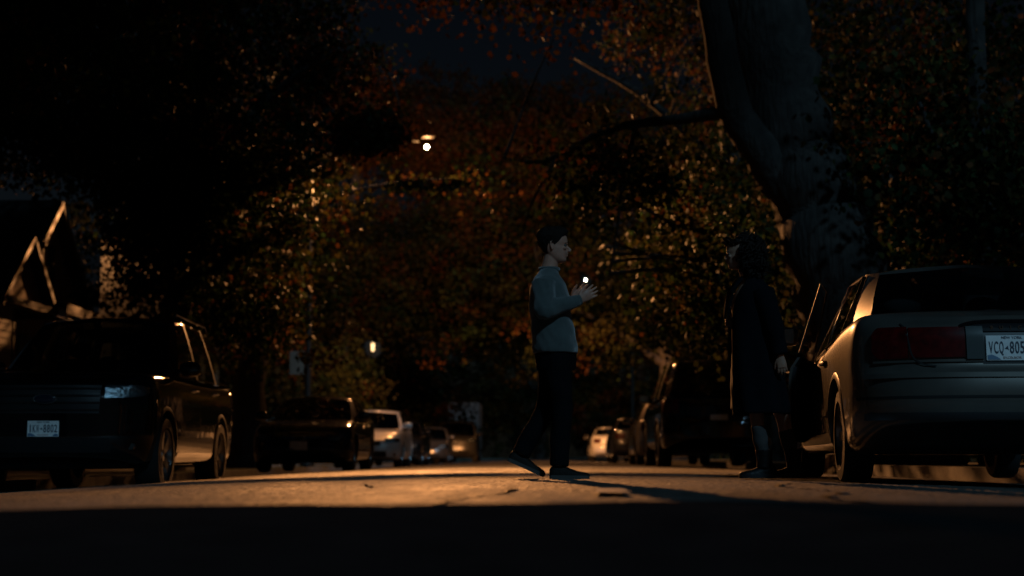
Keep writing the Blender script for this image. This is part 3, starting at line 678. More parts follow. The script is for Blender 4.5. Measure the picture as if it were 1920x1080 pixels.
class Shell:
    """lower body of a car: stations along y, ring sections, rounded ends, fascia profiles"""
    def __init__(s, L, W, top, bot, ef, er, plan, df=0.55, dr=0.5, crown=0.03):
        s.L, s.W, s.top, s.bot, s.ef, s.er, s.plan, s.df, s.dr, s.crown = L, W, top, bot, ef, er, plan, df, dr, crown
    def zt(s, y): return interp(y, s.topc)
    def zb(s, y): return interp(y, s.bot)
    def hw(s, y): return s.W / 2 * interp(y, s.plan)
    def pend(s, y):
        yf, yr = s.L / 2 - s.df, -s.L / 2 + s.dr
        if y > yf: u = min(1, (y - yf) / s.df)
        elif y < yr: u = min(1, (yr - y) / s.dr)
        else: return 1.0
        return max(0.0, 1 - u ** QE) ** (1 / PE)
    def fz(s, y, z):
        t = (z - s.zb(y)) / (s.zt(y) - s.zb(y))
        return float(np.interp(t, [r[1] for r in RING[2:11]], [r[0] for r in RING[2:11]]))
    def shift(s, y, z):
        yf, yr = s.L / 2 - s.df, -s.L / 2 + s.dr
        sm = lambda t: t * t * (3 - 2 * t)
        if y > yf: return -interp(z, s.ef) * sm(min(1, (y - yf) / s.df))
        if y < yr: return interp(z, s.er) * sm(min(1, (yr - y) / s.dr))
        return 0.0
    def build(s):
        T = np.array(sorted(s.top)); 
        tc = crom(T, 8); o = np.argsort(tc[:, 0], kind='stable'); s.topc = [tuple(r) for r in tc[o]]
        ring = crom(np.array(RING), 3); ring[:, 0] = np.clip(ring[:, 0], 0, 1); ring[0, 0] = ring[-1, 0] = 0
        yf, yr = s.L / 2 - s.df, -s.L / 2 + s.dr
        th = np.linspace(0, math.pi / 2, 22)
        yy = [yr - s.dr * math.sin(t) ** (2 / QE) for t in th[::-1]] + list(np.linspace(yr, yf, 46))[1:-1] + [yf + s.df * math.sin(t) ** (2 / QE) for t in th]
        G = []
        for y in yy:
            w = s.hw(y) * s.pend(y); zb, zt = s.zb(y), s.zt(y)
            half = []
            for fx, tz in ring:
                z = zb + (zt - zb) * tz
                if tz > 0.9: z += s.crown * (1 - fx ** 2) * min(1, (tz - 0.9) / 0.09)
                half.append((fx * w, y + s.shift(y, z), z))
            full = half + [(-x, a, z) for x, a, z in half[-2:0:-1]]
            G.append(full)
        return MB().grid(G, True)
    def side_x(s, y, z): return s.hw(y) * s.pend(y) * s.fz(y, z)
    def end_y(s, x, z, front):
        """surface y at the front or rear for a given x, z"""
        yc = s.L / 2 if front else -s.L / 2
        f = s.fz(yc, z); p = min(0.9999, abs(x) / (s.hw(yc) * f)); u = (1 - p ** PE) ** (1 / QE) if p < 1 else 0
        if front: y = s.L / 2 - s.df + s.df * u
        else: y = -s.L / 2 + s.dr - s.dr * u
        # the ring narrows with height: refine once
        f = s.fz(y, z); p = min(0.9999, abs(x) / (s.hw(y) * f)); u = (1 - p ** PE) ** (1 / QE)
        y = (s.L / 2 - s.df + s.df * u) if front else (-s.L / 2 + s.dr - s.dr * u)
        return y + s.shift(y, z)
    def end_patch(s, outline, front, lift=0.006, nu=14, nv=5, thick=0.02):
        """outline(u) -> (x, z_low, z_high); a closed shell lying on the body end"""
        sg = 1 if front else -1; A, B = [], []
        for i in range(nu + 1):
            x, z0, z1 = outline(i / nu); ra, rb = [], []
            for j in range(nv + 1):
                z = lerp(z0, z1, j / nv); y = s.end_y(x, z, front); bulge = 1 + 0.0 * j
                xo = x + math.copysign(lift * 0.7, x) if abs(x) > s.W * 0.36 else x
                ra.append((xo, y + sg * lift, z)); rb.append((x * 0.985, y - sg * thick, z))
            A.append(ra); B.append(rb)
        m = MB(); G = []
        for j in range(nv + 1): G.append([A[i][j] for i in range(nu + 1)] + [B[i][j] for i in range(nu, -1, -1)])
        m.grid(G, True)
        n = 2 * (nu + 1)
        # cap low and high edges
        for r in (0, nv):
            for i in range(nu): m.f.append((r * n + i, r * n + i + 1, r * n + n - 2 - i, r * n + n - 1 - i))
        return m
    def side_line(s, pts, wd, lift, sx):
        """thin raised/dark strip on the flank following (y, z) points"""
        P = crom(np.array(pts, float), 6) if len(pts) > 2 else np.array(pts, float); G = []
        for k, (y, z) in enumerate(P):
            a = P[max(k - 1, 0)]; b = P[min(k + 1, len(P) - 1)]; d = (b - a) / (np.linalg.norm(b - a) + 1e-9); n = np.array([-d[1], d[0]]) * wd / 2
            G.append([(sx * (s.side_x(y + e * n[0], z + e * n[1]) + lift), y + e * n[0], z + e * n[1]) for e in (-1, 0, 1)])
        return MB().grid(G)

def wheel(root, x, y, r, wd, side, spokes, rim_m, rim_r=None):
    rr = rim_r or r * 0.66; s = side
    pr = [(rr, -wd / 2 + .02), (rr + .02, -wd / 2), (r - .025, -wd / 2 + .004), (r - .004, -wd / 2 + .03), (r, 0), (r - .004, wd / 2 - .03), (r - .025, wd / 2 - .004), (rr + .02, wd / 2), (rr, wd / 2 - .02)]
    h = MB().lathe([(0.0, -.06), (rr * 0.55, -.06), (rr * 0.55, .01), (0.0, .01)], 20).obj('wheel', mat('brake_steel', (0.10, 0.095, 0.09), 0.6, 0.7), root, True, loc=(x, y, r))
    MB().lathe(pr, 36).obj('tyre', RUBBER, h, True)
    m = MB().lathe([(rr, -wd / 2 + .03), (rr * .94, 0.0), (rr * .93, s * (wd / 2 - .05)), (rr * .985, s * (wd / 2 - .012)), (rr, s * (wd / 2 - .016))], 36)
    m.lathe([(0, s * (wd / 2 - .035)), (rr * .22, s * (wd / 2 - .04)), (rr * .25, s * (wd / 2 - .07)), (rr * .2, s * .02)], 18)
    for k in range(spokes):
        q = 2 * math.pi * k / spokes; a = 0.30 if spokes <= 6 else 0.16
        c, d = math.cos, math.sin
        p0 = [(s * (wd / 2 - .045), rr * .2 * c(q + e * 1.0), rr * .2 * d(q + e * 1.0)) for e in (-.55, .55)]
        p1 = [(s * (wd / 2 - .028), rr * .95 * c(q + e * a), rr * .95 * d(q + e * a)) for e in (-1, 1)]
        quad = [p0[0], p1[0], p1[1], p0[1]]
        m.prism(quad, (-s * .03, 0, 0))
    m.obj('rim', rim_m, h, True, angle=30)
    return h

def bil(P00, P10, P11, P01, nu, nv, bulge=(0, 0, 0), bv=(0, 0, 0), u0=0, u1=1, v0=0, v1=1):
    A, B, C, D = [np.array(p, float) for p in (P00, P10, P11, P01)]; bulge = np.array(bulge, float); bv = np.array(bv, float); G = []
    for j in range(nv + 1):
        v = lerp(v0, v1, j / nv); row = []
        for i in range(nu + 1):
            u = lerp(u0, u1, i / nu)
            row.append((A * (1 - u) + B * u) * (1 - v) + (D * (1 - u) + C * u) * v + bulge * 4 * u * (1 - u) + bv * 4 * v * (1 - v))
        G.append(row)
    return np.array(G)

def cabin(root, cols, body_m, zroof_crown=0.05, gl=GLASS, trim=None, roof_name='roof'):
    """cols: right-hand columns from front centre to rear centre: (base, top, kind of the panel that follows)"""
    body = MB(); trims = []
    panes = []
    for k in range(len(cols) - 1):
        b0, t0, kind = cols[k][:3]; b1, t1 = cols[k + 1][:2]
        first, last = k == 0, k == len(cols) - 2
        for sx in (1, -1):
            f = lambda p: (sx * p[0], p[1], p[2])
            bv = (sx * .012, .01 if first else (-.01 if last else 0), .006)
            def patch(v0, v1, nv=4, u0=0, u1=1, nu=8): return bil(f(b0), f(b1), f(t1), f(t0), nu, nv, (0, 0, 0), bv, u0, u1, v0, v1)
            if first or last: pass
            if kind == 'glass':
                lo, hi = (0.035, 0.955) if not (first or last) else (0.02, 0.95)
                body.grid(patch(0, lo, 1)); body.grid(patch(hi, 1, 1))
                panes.append(('windscreen' if first else 'rear_window' if last else 'side_window', patch(lo, hi, 6), sx))
            elif kind == 'trim': trims.append(patch(0, 1))
            else: body.grid(patch(0, 1, 5))
    # roof from the loop of column tops
    tops = [c[1] for c in cols]; loop = []
    for k in range(len(tops) - 1):
        for q in range(6):
            loop.append(np.array(tops[k]) * (1 - q / 6) + np.array(tops[k + 1]) * q / 6)
    loop.append(np.array(tops[-1])); xm = max(p[0] for p in loop); G = []
    for p in loop:
        row = []
        for sgm in np.linspace(-1, 1, 17):
            row.append((p[0] * sgm, p[1], p[2] + zroof_crown * (1 - abs(sgm) ** 2.4) * min(1, (p[0] / xm) ** 0.7)))
        G.append(row)
    body.grid(G)
    rf = body.obj(roof_name, body_m, root, True, weld=0.0015, angle=50)
    for g in trims: MB().grid(g).obj('door_pillar', trim or BLACK, root, True, fix=False)
    done = {}
    for nm, g, sx in panes:
        if nm in ('windscreen', 'rear_window'):
            done.setdefault(nm, MB()).grid(g)
        else:
            MB().grid(g).obj(nm, gl, root, True, fix=False)
    for nm, m in done.items(): m.obj(nm, gl, root, True, weld=0.0015, angle=0)
    return rf

def plate(root, c, front, chars, state, motto, wd=0.305, tilt=0.0, slots=8):
    """licence plate facing +Y (front) or -Y (rear); chars '-' is the small state outline"""
    h = wd / 2; s = 1 if front else -1

    p = MB().box((-wd / 2, -0.002, -h / 2), (wd / 2, 0.002, h / 2)).obj('licence_plate', PLATE, root, loc=c)
    p.rotation_euler = (tilt, 0, R(180) if front else 0)     # local -Y is the readable face
    y = -0.0045
    def text(name, body, x, z, size, m, sx=1.0, bold=0.0):
        cu = bpy.data.curves.new(name, 'FONT'); cu.body = body; cu.size = size; cu.align_x = 'CENTER'; cu.align_y = 'CENTER'; cu.extrude = 0.0006; cu.offset = bold
        t = bpy.data.objects.new(name, cu); COL.objects.link(t)
        dg = bpy.context.evaluated_depsgraph_get(); me = bpy.data.meshes.new_from_object(t.evaluated_get(dg)); bpy.data.objects.remove(t)
        me.materials.clear(); me.materials.append(m)
        o = link(bpy.data.objects.new(name, me), p); o.rotation_euler = (R(90), 0, 0); o.location = (x, y, z); o.scale = (sx, 1, 1); return o
    step = wd * 0.92 / slots
    for i, ch in enumerate(chars):
        if ch == ' ': continue
        x = -wd * 0.46 + step * (i + 0.5)
        if ch == '-':
            g = step * 0.42
            MB().prism([(x - g, y, -0.006), (x - g * .2, y, 0.004), (x + g * .5, y, 0.013), (x + g * .7, y, -0.004), (x + g, y, -0.016), (x + g * .45, y, -0.008)], (0, -0.001, 0)).obj('state_outline', PLATE_INK, p)
        else: 
            t_ = text('character', ch, x, -0.002, h * 0.68, PLATE_INK, 1.0, 0.0012); wd_ = max(v.co.x for v in t_.data.vertices) - min(v.co.x for v in t_.data.vertices)
            t_.scale.x = min(0.85, step * 0.80 / wd_)
    if state: text('state_name', state, 0, h * 0.405, h * 0.155, PLATE_INK, 1.0)
    if motto: text('motto', motto, 0, -h * 0.40, h * 0.13, PLATE_RED, 1.1)
    MB().prism([(-wd * .48, y, -h * .47), (-wd * .22, y, -h * .47), (-wd * .3, y, -h * .36), (-wd * .4, y, -h * .27), (-wd * .48, y, -h * .3)], (0, -0.0006, 0)).obj('mountain_print', PLATE_BLUE, p)
    if len(chars) >= 8: MB().prism([(wd * .48, y, -h * .47), (wd * .3, y, -h * .47), (wd * .36, y, -h * .34), (wd * .42, y, -h * .3), (wd * .48, y, -h * .36)], (0, -0.0006, 0)).obj('mountain_print', PLATE_BLUE, p)
    return p

def seat(root, x, y, z0, z1, wd=0.5, tilt=-0.18, head=True):
    m = MB(); h = z1 - z0
    G = []
    for k, (t, dw, dy) in enumerate([(0, .9, .05), (.15, 1, .07), (.6, 1, .065), (.9, .86, .05), (1, .6, .02)]):
        yy = y + tilt * h * t; w2 = wd / 2 * dw
        G.append([(x - w2, yy - dy * .6, z0 + h * t), (x - w2, yy + dy * .6, z0 + h * t), (x, yy + dy, z0 + h * t), (x + w2, yy + dy * .6, z0 + h * t), (x + w2, yy - dy * .6, z0 + h * t), (x, yy - dy, z0 + h * t)])
    m.grid(G, True)
    so = m.obj('seat', DARK, root, True, angle=0)
    if head: MB().ball((x, y + tilt * h * 1.05, z1 + 0.10), (0.14, 0.06, 0.095), 12, 8).obj('headrest', DARK, so, True)
    return so

def mirror(root, x, y, z, side, m, gm=None, sc=1.0, rz=0.0):
    G = []
    for t, a, b in [(0, .04, .05), (.12, .055, .075), (.5, .065, .085), (.85, .055, .075), (1, .03, .045)]:
        G.append([(side * (0.02 + 0.22 * t * sc), -0.02 + a * math.cos(q) * sc * 1.1 + 0.03, b * math.sin(q) * sc + 0.015) for q in [2 * math.pi * k / 12 for k in range(12)]])
    mb = MB().grid(G, True); n = len(mb.v); mb.f.append(tuple(range(12))); mb.f.append(tuple(range(n - 12, n)))
    mb.tube([(-side * .05, 0.05, -.03), (side * .06, 0.02, -0.01)], [.035, .03], 8)
    o = mb.obj('wing_mirror', m, root, True, loc=(x, y, z)); o.rotation_euler = (0, 0, rz)
    MB().prism([(side * .05, -.062 * sc, -.045 * sc), (side * .2 * sc, -.062 * sc, -.04 * sc), (side * .225 * sc, -.062 * sc, .02), (side * .2 * sc, -.062 * sc, .08 * sc), (side * .05, -.062 * sc, .075 * sc)], (0, .006, 0)).obj('mirror_glass', gm or CHROME, o)
    return o

def handle(root, sh, y, z, sx, m):
    x = sh.side_x(y, z)
    return MB().tube([(sx * (x - .01), y - .11, z), (sx * (x + .022), y - .09, z), (sx * (x + .03), y, z + .002), (sx * (x + .022), y + .09, z), (sx * (x - .01), y + .11, z)], [.012, .014, .014, .014, .012], 8).obj('door_handle', m, root, True)

def body_with_arches(root, sh, m, axles, ra, name='body'):
    o = sh.build().obj(name, m, root, True, weld=0.0008)
    for y, r in axles:
        cu = MB().lathe([(0, -sh.W * .75), (r, -sh.W * .75), (r, sh.W * .75), (0, sh.W * .75)], 40, 'x', (0, y, ra)).obj('arch_cutter', DARK, root, weld=0.0005)
        cu.location = (0, 0, 0)
        md_ = o.modifiers.new('b', 'BOOLEAN'); md_.object = cu; md_.operation = 'DIFFERENCE'; md_.solver = 'EXACT'
    cs = [q.object for q in o.modifiers]
    baked(o)
    for c in cs: bpy.data.objects.remove(c)
    o.data.set_sharp_from_angle(angle=R(32))
    if len(o.data.materials) == 0: o.data.materials.append(m)
    return o

def arch_lip(root, sh, y, r, ra, m, sx):
    G = []
    for q in np.linspace(-0.15, math.pi + 0.15, 26):
        row = []
        for rr, lf in ((r - .004, -.02), (r - .002, .008), (r + .03, .006), (r + .045, -.002)):
            yy, zz = y + rr * math.cos(q), ra + rr * math.sin(q)
            row.append((sx * (sh.side_x(yy, max(zz, sh.zb(yy) + .02)) + lf), yy, zz))
        G.append(row)
    return MB().grid(G).obj('wheel_arch', m, root, True)

# ---- the silver sedan at the right, seen from behind
def make_near_sedan(loc, rz):
    root = tag(empty('parked_car', loc, rz), 'silver beige sedan seen from behind at the right with its driver door ajar', 'car', 'cars parked along the right kerb')
    pm = paint('silver_beige_paint', (0.14, 0.13, 0.115), 0.55, 0.34, 0.2)
    L, W = 5.08, 1.88
    sh = Shell(L, W, top=[(-2.54, 1.035), (-2.4, 1.07), (-2.1, 1.09), (-1.5, 1.08), (-.5, 1.0), (.6, .965), (1.25, .95), (1.7, .89), (2.2, .80), (2.45, .72), (2.54, .66)],
               bot=[(-2.54, .40), (-2.3, .36), (-1.95, .24), (-1.8, .2), (1.8, .2), (2.2, .2), (2.54, .24)],
               ef=[(.2, .12), (.3, .03), (.42, 0), (.55, .03), (.7, .14)],
               er=[(.24, .16), (.34, .07), (.42, .015), (.5, 0), (.60, 0.0), (.66, .012), (.695, .03), (.71, .085), (.74, .10), (.93, .115), (.985, .14), (1.03, .21), (1.07, .25)],
               plan=[(-2.54, .95), (-2.0, .985), (-1.0, 1.0), (1.0, 1.0), (2.0, .985), (2.54, .94)], dr=0.62, crown=.02)
    sh.topc = None
    axf, axr = 1.52, -1.33; r = 0.325
    sh.build()
    body_with_arches(root, sh, pm, [(axf, .385), (axr, .385)], r + .01)
    for sx in (1, -1):
        for ax in (axf, axr):
            arch_lip(root, sh, ax, .385, r + .01, pm, sx)
            wheel(root, sx * (W / 2 - .125), ax, r, .205, sx, 7, ALLOY)
    MB().box((-.70, -2.0, .24), (.70, 2.2, .6)).obj('underbody', DARK, root)
    cols = [((0, 1.38, .965), (0, .42, 1.515), 'glass'), ((.70, 1.10, .965), (.585, .30, 1.485), 'body'), ((.815, .92, .97), (.625, .16, 1.48), 'glass'),
            ((.835, .02, .99), (.645, -.16, 1.505), 'trim'), ((.835, -.06, .993), (.645, -.24, 1.505), 'glass'), ((.835, -.92, 1.03), (.635, -.84, 1.495), 'trim'), ((.835, -.97, 1.033), (.635, -.89, 1.492), 'glass'),
            ((.815, -1.27, 1.06), (.625, -1.0, 1.48), 'body'), ((.735, -1.76, 1.095), (.575, -1.14, 1.47), 'glass'), ((0, -1.98, 1.115), (0, -1.22, 1.505), 'end')]
    cabin(root, cols, pm, .05, GLASS_CLEAR)
    # bright window surround on both flanks
    for sx in (1, -1):
        for a, b in ((cols[2], cols[3]), (cols[4], cols[5]), (cols[6], cols[7])):
            P = [a[0], a[1], b[1], b[0]]
            mid = lambda p, q, t: tuple(lerp(p[i], q[i], t) for i in range(3))
            pts = [mid(a[0], a[1], .05), mid(a[0], a[1], .95), mid(b[0], b[1], .95), mid(b[0], b[1], .05), mid(a[0], a[1], .05)]
            MB().tube([(sx * (p[0] + .008), p[1], p[2] + .004) for p in pts], .008, 6).obj('window_trim', CHROME, root, True)
    MB().box((-.70, -1.74, 1.098), (.70, -1.02, 1.108)).obj('parcel_shelf', DARK, root)
    MB().box((-.78, -1.0, .975), (.78, 1.0, .992)).obj('cabin_floor', DARK, root)
    MB().ball((0, 1.0, .99), (.66, .26, .06), 16, 8).obj('dashboard', DARK, root, True)
    for sx in (1, -1):
        seat(root, sx * .37, .05, .95, 1.22); seat(root, sx * .40, -.92, .98, 1.17, .62, -.15)
    # tail lamp band: red corner, red middle, clear reverse lens beside the plate recess
    def band(x0, x1, zl, zh, rl=0.0): return lambda u: (lerp(x0, x1, u), zl + rl * (1 - min(1, 4 * u)) ** 2, zh - rl * (1 - min(1, 4 * u)) ** 2)
    for sx in (1, -1):
        sh.end_patch(band(sx * .80, sx * .61, .785, .985, .05), False, .018, 18, 6, .03).obj('tail_light', RED, root, True, angle=50)
        sh.end_patch(band(sx * .602, sx * .275, .788, .978), False, .014, 14, 6, .03).obj('tail_light', RED, root, True, angle=50)
        sh.end_patch(band(sx * .270, sx * .170, .775, .978), False, .026, 8, 6, .03).obj('reverse_light', CLEARL, root, True, angle=50)
        sh.end_patch(band(sx * .80, sx * .17, .760, .774), False, .012, 24, 1, .02).obj('lamp_trim', CHROME if sx > 5 else pm, root, True)
    rec = sh.end_patch(band(-.171, .171, .745, .985), False, .004, 10, 4, .03).obj('plate_recess', BLACK, root, True)
    # arched bright strip over the plate, carrying the lettering
    sh.end_patch(lambda u: (lerp(-.30, .30, u), .974 + .028 * (1 - (2 * u - 1) ** 4), .992 + .032 * (1 - (2 * u - 1) ** 4)), False, .022, 24, 2, .02).obj('trunk_strip', CHROME, root, True)
    ap = sh.end_patch(lambda u: (lerp(-.27, .27, u), .945, .972 + .028 * (1 - (2 * u - 1) ** 4)), False, .015, 20, 3, .02).obj('trunk_applique', mat('dark_gloss_trim', (0.02, .02, .022), .2, coat=1.0), root, True)
    for i, ch in enumerate('BUICK'):
        cu = bpy.data.curves.new('letter', 'FONT'); cu.body = ch; cu.size = .032; cu.align_x = 'CENTER'; cu.extrude = .002; cu.offset = .0006
        t = bpy.data.objects.new('letter', cu); COL.objects.link(t); dg = bpy.context.evaluated_depsgraph_get()
        me = bpy.data.meshes.new_from_object(t.evaluated_get(dg)); bpy.data.objects.remove(t); me.materials.clear(); me.materials.append(CHROME)
        o = link(bpy.data.objects.new('letter', me), ap); x = (i - 2) * .056
        o.rotation_euler = (R(90), 0, 0); o.location = (x, sh.end_y(x, .965, False) - .019, .957)
    plate(root, (0, sh.end_y(0, .84, False) - .012, .842), False, 'VCQ-805', 'NEW YORK', 'EXCELSIOR', .305, R(-4), 9)
    # trunk shut lines, bumper strip, lower valance, exhaust
    SEAM = mat('shut_line', (.008, .008, .008), .8)
    def end_line(pts, wd, m, nm, lift=.003):
        P = crom(np.array(pts, float), 6) if len(pts) > 2 else np.array(pts, float); G = []
        for k, (x, z) in enumerate(P):
            a = P[max(k - 1, 0)]; b = P[min(k + 1, len(P) - 1)]; d = (b - a) / (np.linalg.norm(b - a) + 1e-9); n = np.array([-d[1], d[0]]) * wd / 2
            G.append([(x + e * n[0], sh.end_y(x + e * n[0], z + e * n[1], False) - lift, z + e * n[1]) for e in (-1, 0, 1)])
        return MB().grid(G).obj(nm, m, root, True)
    for sx in (1, -1):
        end_line([(sx * .64, 1.01), (sx * .625, .985), (sx * .606, .90), (sx * .585, .80), (sx * .53, .75), (sx * .45, .735)], .010, SEAM, 'trunk_seam', .0165)
    end_line([(-.45, .728), (0, .728), (.45, .728)], .012, SEAM, 'trunk_seam', .004)
    sh.end_patch(band(-.86, .86, .662, .692), False, .012, 40, 2, .02).obj('bumper_strip', pm, root, True)
    sh.end_patch(band(-.90, .90, .535, .552), False, .003, 40, 1, .01).obj('bumper_groove', SEAM, root, True)
    sh.end_patch(band(-.86, .86, .405, .45), False, .006, 40, 2, .02).obj('bumper_valance', mat('dark_grey_plastic', (.03, .03, .032), .55), root, True)
    MB().tube([(.52, -2.0, .25), (.52, -2.42, .245)], [.03, .032], 12).obj('exhaust_pipe', ALLOY, root, True)
    MB().tube([(.2, -2.05, .27), (.8, -2.05, .27)], [.09, .09], 12).obj('muffler', mat('muffler_steel', (.12, .11, .10), .6, .6), root, True)
    # flanks: mouldings, seams, handles
    for sx in (1, -1):
        sh.side_line([(-.93, .5), (-.3, .5), (.9, .5)], .05, .012, sx).obj('side_moulding', pm, root, True)
        for pts in ([(.99, .30), (.98, .6), (.93, .955)], [(-.02, .30), (-.02, .6), (-.03, .965)], [(-.95, .70), (-1.02, .84), (-.96, .995)]):
            sh.side_line(pts, .008, .002, sx).obj('door_seam', SEAM, root)
        handle(root, sh, -.72, .86, sx, pm)
        sh.side_line([(-.92, .285), (-.2, .285), (1.05, .285)], .13, .008, sx).obj('sill_shade_strip', BLACK, root, True)  # dark strip added so the sill does not look brightly lit
    handle(root, sh, .2, .85, 1, pm)
    fl = sh.side_x(-1.62, .84)
    # front end (out of sight from the photo, still there)
    for sx in (1, -1):
        sh.end_patch(band(sx * .86, sx * .45, .58, .70), True, .012, 12, 4, .03).obj('headlight', CLEARL, root, True)
    sh.end_patch(band(-.40, .40, .50, .68), True, .010, 12, 4, .03).obj('grille', BLACK, root, True)
    # driver door ajar: a hinged panel just proud of the flank, with the mirror
    hy = .99; hx = -(sh.side_x(hy, .6) + .004)

    G = []
    for j in range(9):
        z = lerp(.30, .955, j / 8); G.append([(-(sh.side_x(lerp(hy, 0.0, i / 8), z)) - .004 - hx, lerp(hy, 0.0, i / 8) - hy, z) for i in range(9)])
    G = np.array(G); G2 = G + np.array([.022, 0, 0]); m = MB().grid(G); m.grid(G2)
    ring = [(0, i) for i in range(9)] + [(j, 8) for j in range(1, 9)] + [(8, i) for i in range(7, -1, -1)] + [(j, 0) for j in range(7, 0, -1)]
    m.grid([[G[a] for a in ring], [G2[a] for a in ring]], True)
    door = m.obj('door', pm, root, True, weld=.0006, loc=(hx, hy, 0)); door.rotation_euler = (0, 0, R(-11))
    m = MB(); m.box((.026, -.93, .36), (.06, -.06, .90)); m.box((.06, -.75, .62), (.10, -.2, .67)); m.obj('door_card', DARK, door)
    fr = MB(); c2, c3 = cols[2], cols[3]
    conv = lambda p: (-(p[0]) - .012 - hx, p[1] - hy, p[2])
    fr.tube([conv(c2[0]), conv(c2[1]), conv(c3[1]), conv(c3[0])], .010, 6); fr.obj('window_frame', BLACK, door, True)
    fr = MB().tube([conv((c3[0][0] + .02, c3[0][1], c3[0][2])), conv((c3[1][0] + .02, c3[1][1], c3[1][2]))], .006, 6).obj('frame_edge_trim', mat('dull_trim', (.02, .02, .02), .5, .3), door, True)
    MB().tube([(-.03, -.85, .86), (-.05, -.75, .862), (-.03, -.65, .86)], .013, 8).obj('door_handle', pm, door, True)
    mo = mirror(root, hx - .03, hy - .12, 1.06, -1, pm, mat('mirror_glass_blue', (.55, .6, .62), .25, .9), 1.0, R(-4))
    mo.parent = door; mo.location = (.03, -.14, 1.17)
    mirror(root, .86, .85, 1.05, 1, pm)
    return root
make_near_sedan((2.90 + .21, 8.95 + 2.52, gz(3.1)), R(-4.6))

# ---- the other parked cars
KINDS = {
 'suv': dict(L=5.04, W=2.0, r=.395, axf=1.60, axr=-1.27, wd=.255,
   top=[(-2.52, 1.08), (-2.4, 1.22), (-2.0, 1.26), (-.5, 1.23), (.8, 1.23), (1.25, 1.235), (1.7, 1.23), (2.1, 1.205), (2.35, 1.15), (2.52, 1.06)],
   bot=[(-2.52, .46), (-2.1, .34), (-1.8, .29), (1.8, .29), (2.2, .31), (2.52, .38)],
   ef=[(.32, .16), (.42, .05), (.55, .0), (.72, .02), (.95, .03), (1.08, .08), (1.2, .22)], er=[(.4, .1), (.5, 0), (.8, 0), (.85, .06), (1.25, .1)],
   hood=(1.32, 1.235), wtop=(.50, 1.91), hx=(.86, .70), base=[1.12, .98, .02, -.08, -1.05, -1.15, -2.05, -2.22, -2.36], topy=[.36, .24, -.10, -.20, -1.05, -1.14, -1.86, -2.0, -2.20], belt=[1.235, 1.24, 1.25, 1.28], ztop=[1.87, 1.92, 1.91, 1.85], crown=.06,
   head=(.93, .56, .95, 1.09), grille=(.52, .80, 1.08), intake=(.62, .42, .56), plate_z=.65, tail=(.96, .70, .95, 1.2), rails=True),
 'sedan': dict(L=4.55, W=1.77, r=.315, axf=1.36, axr=-1.30, wd=.205,
   top=[(-2.27, .96), (-2.1, 1.04), (-1.7, 1.05), (-.5, .97), (.6, .94), (1.0, .93), (1.5, .87), (1.95, .76), (2.15, .68), (2.27, .60)],
   bot=[(-2.27, .32), (-1.9, .22), (1.8, .18), (2.27, .24)],
   ef=[(.2, .14), (.28, .03), (.40, 0), (.5, .02), (.62, .10), (.72, .22)], er=[(.28, .12), (.4, 0), (.62, 0), (.68, .07), (1.04, .18)],
   hood=(1.18, .94), wtop=(.18, 1.40), hx=(.745, .585), base=[.98, .82, -.05, -.13, -.88, -.96, -1.22, -1.62, -1.82], topy=[.06, -.06, -.28, -.36, -.86, -.93, -1.05, -1.15, -1.22], belt=[.94, .95, .98, 1.03], ztop=[1.36, 1.385, 1.38, 1.345], crown=.05,
   head=(.82, .48, .56, .68), grille=(.40, .53, .63), intake=(.52, .26, .40), plate_z=.47, tail=(.85, .48, .76, .93), rails=False),
 'hatch': dict(L=4.3, W=1.76, r=.32, axf=1.30, axr=-1.26, wd=.205,
   top=[(-2.15, .92), (-2.05, 1.02), (-1.7, 1.05), (-.5, 1.0), (.6, .98), (1.0, .98), (1.5, .92), (1.85, .84), (2.05, .75), (2.15, .66)],
   bot=[(-2.15, .34), (-1.8, .22), (1.7, .19), (2.15, .25)],
   ef=[(.2, .12), (.28, .03), (.42, 0), (.56, .03), (.70, .10), (.8, .2)], er=[(.28, .1), (.4, 0), (.66, 0), (.72, .05), (1.04, .1)],
   hood=(1.20, .98), wtop=(.26, 1.47), hx=(.745, .60), base=[1.02, .88, .02, -.06, -.85, -.93, -1.55, -1.78, -1.95], topy=[.14, .02, -.22, -.30, -.88, -.95, -1.45, -1.56, -1.66], belt=[.98, .99, 1.02, 1.05], ztop=[1.42, 1.46, 1.45, 1.41], crown=.05,
   head=(.82, .48, .62, .76), grille=(.38, .56, .68), intake=(.52, .28, .42), plate_z=.48, tail=(.86, .60, .80, 1.0), rails=False),
}
